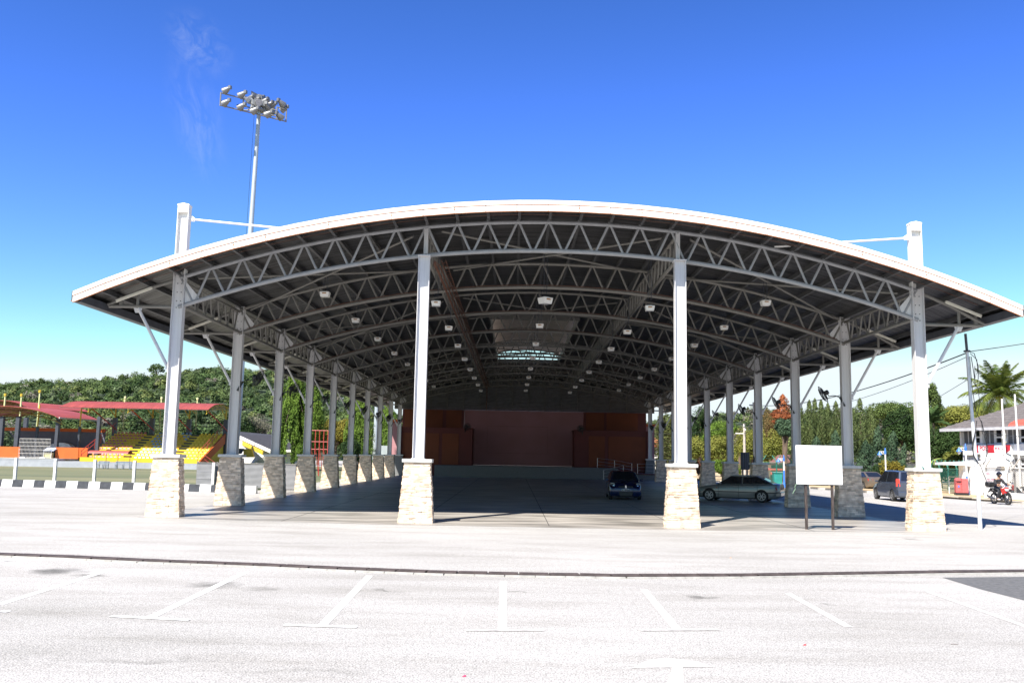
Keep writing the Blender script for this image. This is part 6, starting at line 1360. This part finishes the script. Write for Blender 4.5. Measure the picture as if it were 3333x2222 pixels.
a, b, c, d = R4(10, 935, Y), R4(170, 935, Y), R4(120, 830, Y+3), R4(60, 825, Y+3); MB().prism([a, b, c, d], (0, .1, -.15)).build('roof', M('tile_orange', (.42, .14, .06), .8, var=.2), t, True); MB().box(a[0]+.3, b[0]-.3, Y+.6, Y+5, 0, a[2]).build('wall', M('house_white', (.76, .75, .72), .7), t, True)
MB().box(R4(60, 1000, Y)[0], R4(110, 1000, Y)[0], Y+.55, Y+.62, R4(60, 1050, Y)[2], R4(60, 960, Y)[2]).build('window', mGlass, t, True)
# ----- right-hand trees
def S(u, Y): return (u-1672)/FPX*Y
G = 'cypress trees along the right roadside'
for u, vt, Y, rad, m, lb in ((2600, 1312, 80, 1.05, lfP, 'cypress tree just right of the second right column'), (2630, 1302, 79, .95, lfP, 'pointed cypress left of the wall fan'), (2648, 1296, 82, .95, lfP, 'tallest pointed cypress left of the first right bay fan'), (2668, 1300, 80, .9, lfP, 'pointed cypress directly below the wall fan'), (2690, 1311, 84, 1.0, lfP, 'shorter cypress below the fan motor'), (2716, 1305, 80, 1.05, lfP, 'cypress touching the foot of the fan'), (2738, 1312, 83, 1.0, lfP, 'cypress hidden partly by the first right column'),
                          (2794, 1296, 79, 1.15, lfP, 'pointed cypress just right of the first right column'), (2770, 1330, 74, 1.0, lfP, 'cypress behind the first right column, lower'), (2826, 1322, 82, 1.2, lfP, 'yellowish cypress between the first and corner columns')):
    zt_ = AT(u, vt, Y)[2]; conifer(lb, S(u, Y), Y, zt_, rad*1.4, m, 5200, .26, 4, .4, (0, 0), 'cypress_tree', G)
for u, vt, Y, rad, ln, lb in ((2832, 1385, 70, 1.15, .10, 'blue-green juniper leaning right, behind the street lamp'), (2878, 1402, 68, 1.2, .12, 'wide blue-green juniper with feathered tips at the lamp'), (2650, 1420, 70, 1.2, .0, 'low blue-green juniper above the white board'), (2800, 1432, 69, 1.1, .06, 'small blue-green juniper low beside the first pedestal'), (2712, 1400, 72, 1.25, 0, 'dark juniper behind the notice board, right half')):
    zt_ = AT(u, vt, Y)[2]; conifer(lb, S(u, Y), Y, zt_, rad, lfQ, 4600, .26, 7, .5, (ln, 0), 'juniper_tree', 'blue-green junipers along the right roadside')
zt_ = AT(2545, 1283, 76)[2]; conifer('dead rust-brown conifer above a green one between right columns', S(2544, 76), 76, zt_, 1.15, lfR, 5200, .22, 8, AT(2545, 1372, 76)[2], (0, 0), 'dead_conifer')
pz_ = AT(2545, 1400, 68)[2]; broad_tree('dark juniper with bare leaning trunk under the dead brown conifer', S(2552, 68), 68, pz_, (.85, .85, .95), lfQ, 5000, .22, 14, .2, 'juniper_tree')
t = broad_tree('gnarled dark tree stump and foliage behind the first right pedestal', S(2835, 66), 66, 1.1, (.5, .5, .7), lfB, 1600, .2, 9, .2)
broad_tree('large dark glossy broadleaf tree left of the corner column', S(2930, 76), 76, AT(2930, 1412, 76)[2], (1.55, 1.5, 2.5), lfB, 9000, .27, 26, .2, lr=.38)
broad_tree('upper yellow-flecked crown behind the dark glossy tree', S(2900, 92), 92, AT(2900, 1345, 92)[2]-.3, (3.0, 2.2, 1.7), lfA, 5200, .30, 20)
broad_tree('golden bush at the street lamp behind the people carrier', S(2895, 66), 66, 1.15, (1.0, .9, .95), lfY, 3000, .22, 14, .06, name='bush')
broad_tree('tall slender tree right of the corner column, against the sky', S(3030, 86), 86, AT(3030, 1320, 86)[2], (1.0, 1.0, 2.1), lfA, 3200, .28, 16, .14, lr=.36)
broad_tree('yellow-green spreading tree behind the utility pole', S(3105, 92), 92, AT(3105, 1375, 92)[2], (3.0, 2.4, 2.0), lfC, 6500, .32, 22)
broad_tree('dark leafy tree between corner column and post office', S(3085, 80), 80, AT(3085, 1455, 80)[2], (2.2, 1.8, 2.2), lfB, 6800, .28, 22)
broad_tree('yellow-green leafy bush left of the gate pillar', S(3100, 64), 64, AT(3100, 1505, 64)[2], (1.05, .9, 1.15), lfC, 3600, .26, 16, .06, name='bush')
broad_tree('low dark bush against the green chain-link fence', S(3050, 68), 68, 1.2, (1.5, .8, 1.0), lfB, 3000, .24, 14, .05, name='bush')
broad_tree('bright green round tree between the sixth and seventh right columns', S(2345, 122), 122, AT(2345, 1425, 122)[2], (3.0, 2.6, 2.2), lfD, 6500, .36, 20)
broad_tree('dark green tree left of the bright round tree', S(2275, 126), 126, AT(2275, 1405, 126)[2], (2.6, 2.4, 3.6), lfB, 5200, .38, 18)
broad_tree('yellow-green bush behind the sixth right pedestal', S(2268, 98), 98, AT(2268, 1462, 98)[2], (1.3, 1.2, 1.3), lfC, 3400, .27, 16, .08, name='bush')
broad_tree('feathery yellow-green tree behind the fifth right column', S(2345, 96), 96, AT(2340, 1475, 96)[2], (2.2, 1.6, 1.9), lfC, 5200, .27, 20)
broad_tree('yellow-green tree around the concrete pole', S(2440, 100), 100, AT(2440, 1452, 100)[2], (1.9, 1.6, 2.4), lfC, 6000, .30, 20)
broad_tree('twiggy grey-green tree left of the concrete pole', S(2400, 106), 106, AT(2400, 1440, 106)[2], (1.5, 1.3, 1.6), lfG, 2600, .28, 12)
broad_tree('green-yellow bush right of the third right column', S(2510, 90), 90, AT(2510, 1465, 90)[2], (1.3, 1.1, 1.9), lfC, 4200, .27, 16)
broad_tree('orange-brown thin tree behind the third right column', S(2500, 120), 120, AT(2500, 1400, 120)[2], (1.6, 1.5, 3.0), leafmat('leaf_rust', (.16, .10, .05), (.2, .15, .06)), 2200, .3, 14)
broad_tree('low green hedge bush behind the fifth right pedestal', S(2345, 84), 84, 1.0, (1.6, .9, 1.0), lfD, 3200, .25, 14, .05, name='bush')
p = AT(2276, 1537, 82.); t = broad_tree('red-flowering shrub behind the sixth right pedestal', p[0], 82., .9, (.65, .55, .75), leafmat('leaf_redflower', (.35, .05, .06), (.08, .12, .04)), 1500, .2, 9, .04, name='bush')
for u, Y, lb in ((2150, 112, 'thin feathery pine left of the eighth right column'), (2186, 120, 'thin feathery pine right of the eighth right column')):
    h_ = AT(u, 1345, Y)[2]; t = thing('pine_tree', lb, 'tree', (S(u, Y), Y, 0), 0, 'thin feathery pines behind the far right columns'); P_, N_, A_ = [], [], []; mb = MB().tube([(0, 0, 0), (0, 0, h_)], [.14, .03], 7)
    for k in range(17):
        z = h_*(.12+.86*k/17); ln = 2.1*(1-k/19)
        for a in np.linspace(0, 2*PI, 6)[:-1]+k*.7:
            e_ = np.array((math.cos(a)*ln, math.sin(a)*ln, ln*.12)); mb.tube([(0, 0, z), e_+(0, 0, z)], [.03, .01], 4, caps=False); f = rng.uniform(.2, 1.05, 38)[:, None]; P_.append(np.array((0, 0, z))+e_*f+rng.normal(size=(38, 3))*.12); N_.append(np.tile((0, 0, 1.), (38, 1))+rng.normal(size=(38, 3))*.5); A_.append(e_+rng.normal(size=(38, 3))*.5)
    leaf_obj('crown', np.concatenate(P_), np.concatenate(N_), .34, leafmat('leaf_pine', (.07, .09, .03), (.14, .15, .05)), t, .35, np.concatenate(A_)); mb.build('trunk', mBark, t, smooth=True)
# palms
def palm(label, x, y, zc, r, nf=20, m=None, zb=0., name='palm_tree', up0=1.45):
    t = thing(name, label, 'tree', (x, y, zb)); mb = MB().tube([(0, 0, -.1), (.12, 0, (zc-zb)*.5), (0, 0, zc-zb)], [.17, .13, .11], 9)
    mb.build('trunk', M('palm_bark', (.2, .16, .12), .9, var=.3, scale=5), t, smooth=True)
    for k in range(nf):
        a = k*2.39996+.3; el = up0-1.9*(k/nf)**1.25+random.uniform(-.1, .1); ln = r*random.uniform(.9, 1.12)*(1 if k > 2 else .9); pts = []; q = np.array((0, 0, zc-zb)); e0 = el
        for s in range(11): pts.append(q.copy()); q = q+np.array((math.cos(a)*math.cos(e0), math.sin(a)*math.cos(e0), math.sin(e0)))*ln/10; e0 -= (.055+.042*s*.5)*(.35+.85*k/nf)
        f = MB(); f.tube(pts, [.035-.003*i for i in range(11)], 5); ld = []
        for s in range(1, 41):
            u_ = s/41*9.99; i0 = int(u_); p = pts[i0]*(1-(u_-i0))+pts[min(i0+1, 10)]*(u_-i0); d = pts[min(i0+1, 10)]-pts[i0]; d /= np.linalg.norm(d)+1e-9; sd_ = np.cross(d, (0, 0, 1.)); sd_ /= np.linalg.norm(sd_)+1e-9; L_ = r*.30*math.sin(PI*(s/43)**.75)+.06
            for s2 in (-1, 1):
                tip = p+sd_*s2*L_*.72+d*L_*.55+np.array((0, 0, -L_*random.uniform(.25, .6))); wv = d*.035; f.add([p-wv, p+wv, p*.45+tip*.55+np.array((0, 0, .02))+wv, tip], [(0, 1, 2, 3)])
        f.build('frond', m or leafmat('leaf_palm', (.05, .10, .02), (.13, .15, .03)), t)
    return t
cz = AT(3252, 1283, 78.); t = palm('coconut palm rising behind the post office roof', cz[0], 78., cz[2], 3.3, 34)
q = MB()
for i in range(6): q.ell((.22*math.cos(i*1.05), .22*math.sin(i*1.05), cz[2]-.28-.06*(i % 2)), (.11, .11, .13), 8, 6)
q.build('coconuts', M('coconut', (.42, .36, .05), .5), t, smooth=True)
cz = AT(3035, 1375, 84.); palm('smaller dark palm right of the corner column', cz[0], 84., cz[2], 2.0, 14, lfB)
cz = AT(3018, 1500, 72.)
t = thing('banana_plant', 'banana plant with broad pale leaves right of the corner column', 'plant', (cz[0], 72, 0)); lb_ = leafmat('leaf_banana', (.14, .22, .05), (.22, .28, .08)); MB().tube([(0, 0, 0), (.05, 0, 1.6)], [.14, .09], 9).build('stem', M('banana_stem', (.18, .2, .07), .7), t, smooth=True)
for k, (a, el, ln) in enumerate(((.1, 1.0, 1.9), (.5, .5, 1.7), (2.8, .9, 1.6), (3.4, .5, 1.5), (-.2, .25, 1.8), (1.6, 1.1, 1.7), (4.6, .8, 1.5))):
    q = MB(); pos = np.array((.05, 0, 1.55)); e0 = el; P_ = []
    for s in range(9): P_.append((pos.copy(), .26*math.sin(PI*min(1, (s+.6)/9.2)))); pos = pos+np.array((math.cos(a)*math.cos(e0), math.sin(a)*math.cos(e0), math.sin(e0)))*ln/8; e0 -= .17
    sd_ = np.array((-math.sin(a), math.cos(a), 0))
    for (p0, w0), (p1, w1) in zip(P_[:-1], P_[1:]): q.add([p0, p1, p1+sd_*w1+(0, 0, w1*.25), p0+sd_*w0+(0, 0, w0*.25)], [(0, 1, 2, 3)]); q.add([p0, p1, p1-sd_*w1+(0, 0, w1*.25), p0-sd_*w0+(0, 0, w0*.25)], [(3, 2, 1, 0)])
    q.build('leaf', lb_, t)
# white goal-like frame by the green fence
t = thing('pipe_barrier', 'white pipe barrier frame in front of the green fence', 'barrier', (Q6(585, 1100, 58)[0], 58, 0)); a, b = Q6(588, 955, 57.5), Q6(845, 962, 57.5); q = MB().tube([(a[0], 57.5, 0), (a[0], 57.5, a[2]), (b[0], 57.5, a[2]), (b[0], 57.5, 0)], .035, 6).tube([(a[0], 57.5, Q6(600, 1062, 57.5)[2]), (b[0], 57.5, Q6(600, 1062, 57.5)[2])], .03, 6); q.build('frame', mWhite, t, True)
# scrap on the corner pedestal cap
p = AT(3003, 1517, 26.8); o = MB().add([(-.07, 0, .05), (-.02, -.02, .02), (.03, -.01, -.03), (.06, 0, -.07), (0, -.02, -.08), (-.03, -.015, -.02)], [(0, 1, 5), (1, 2, 4, 5), (2, 3, 4)]).build('rag', M('rag_teal', (.12, .25, .22), .8, var=.4, scale=30), None, loc=p); props(o, 'small torn teal rag on the right corner pedestal cap', 'rag')
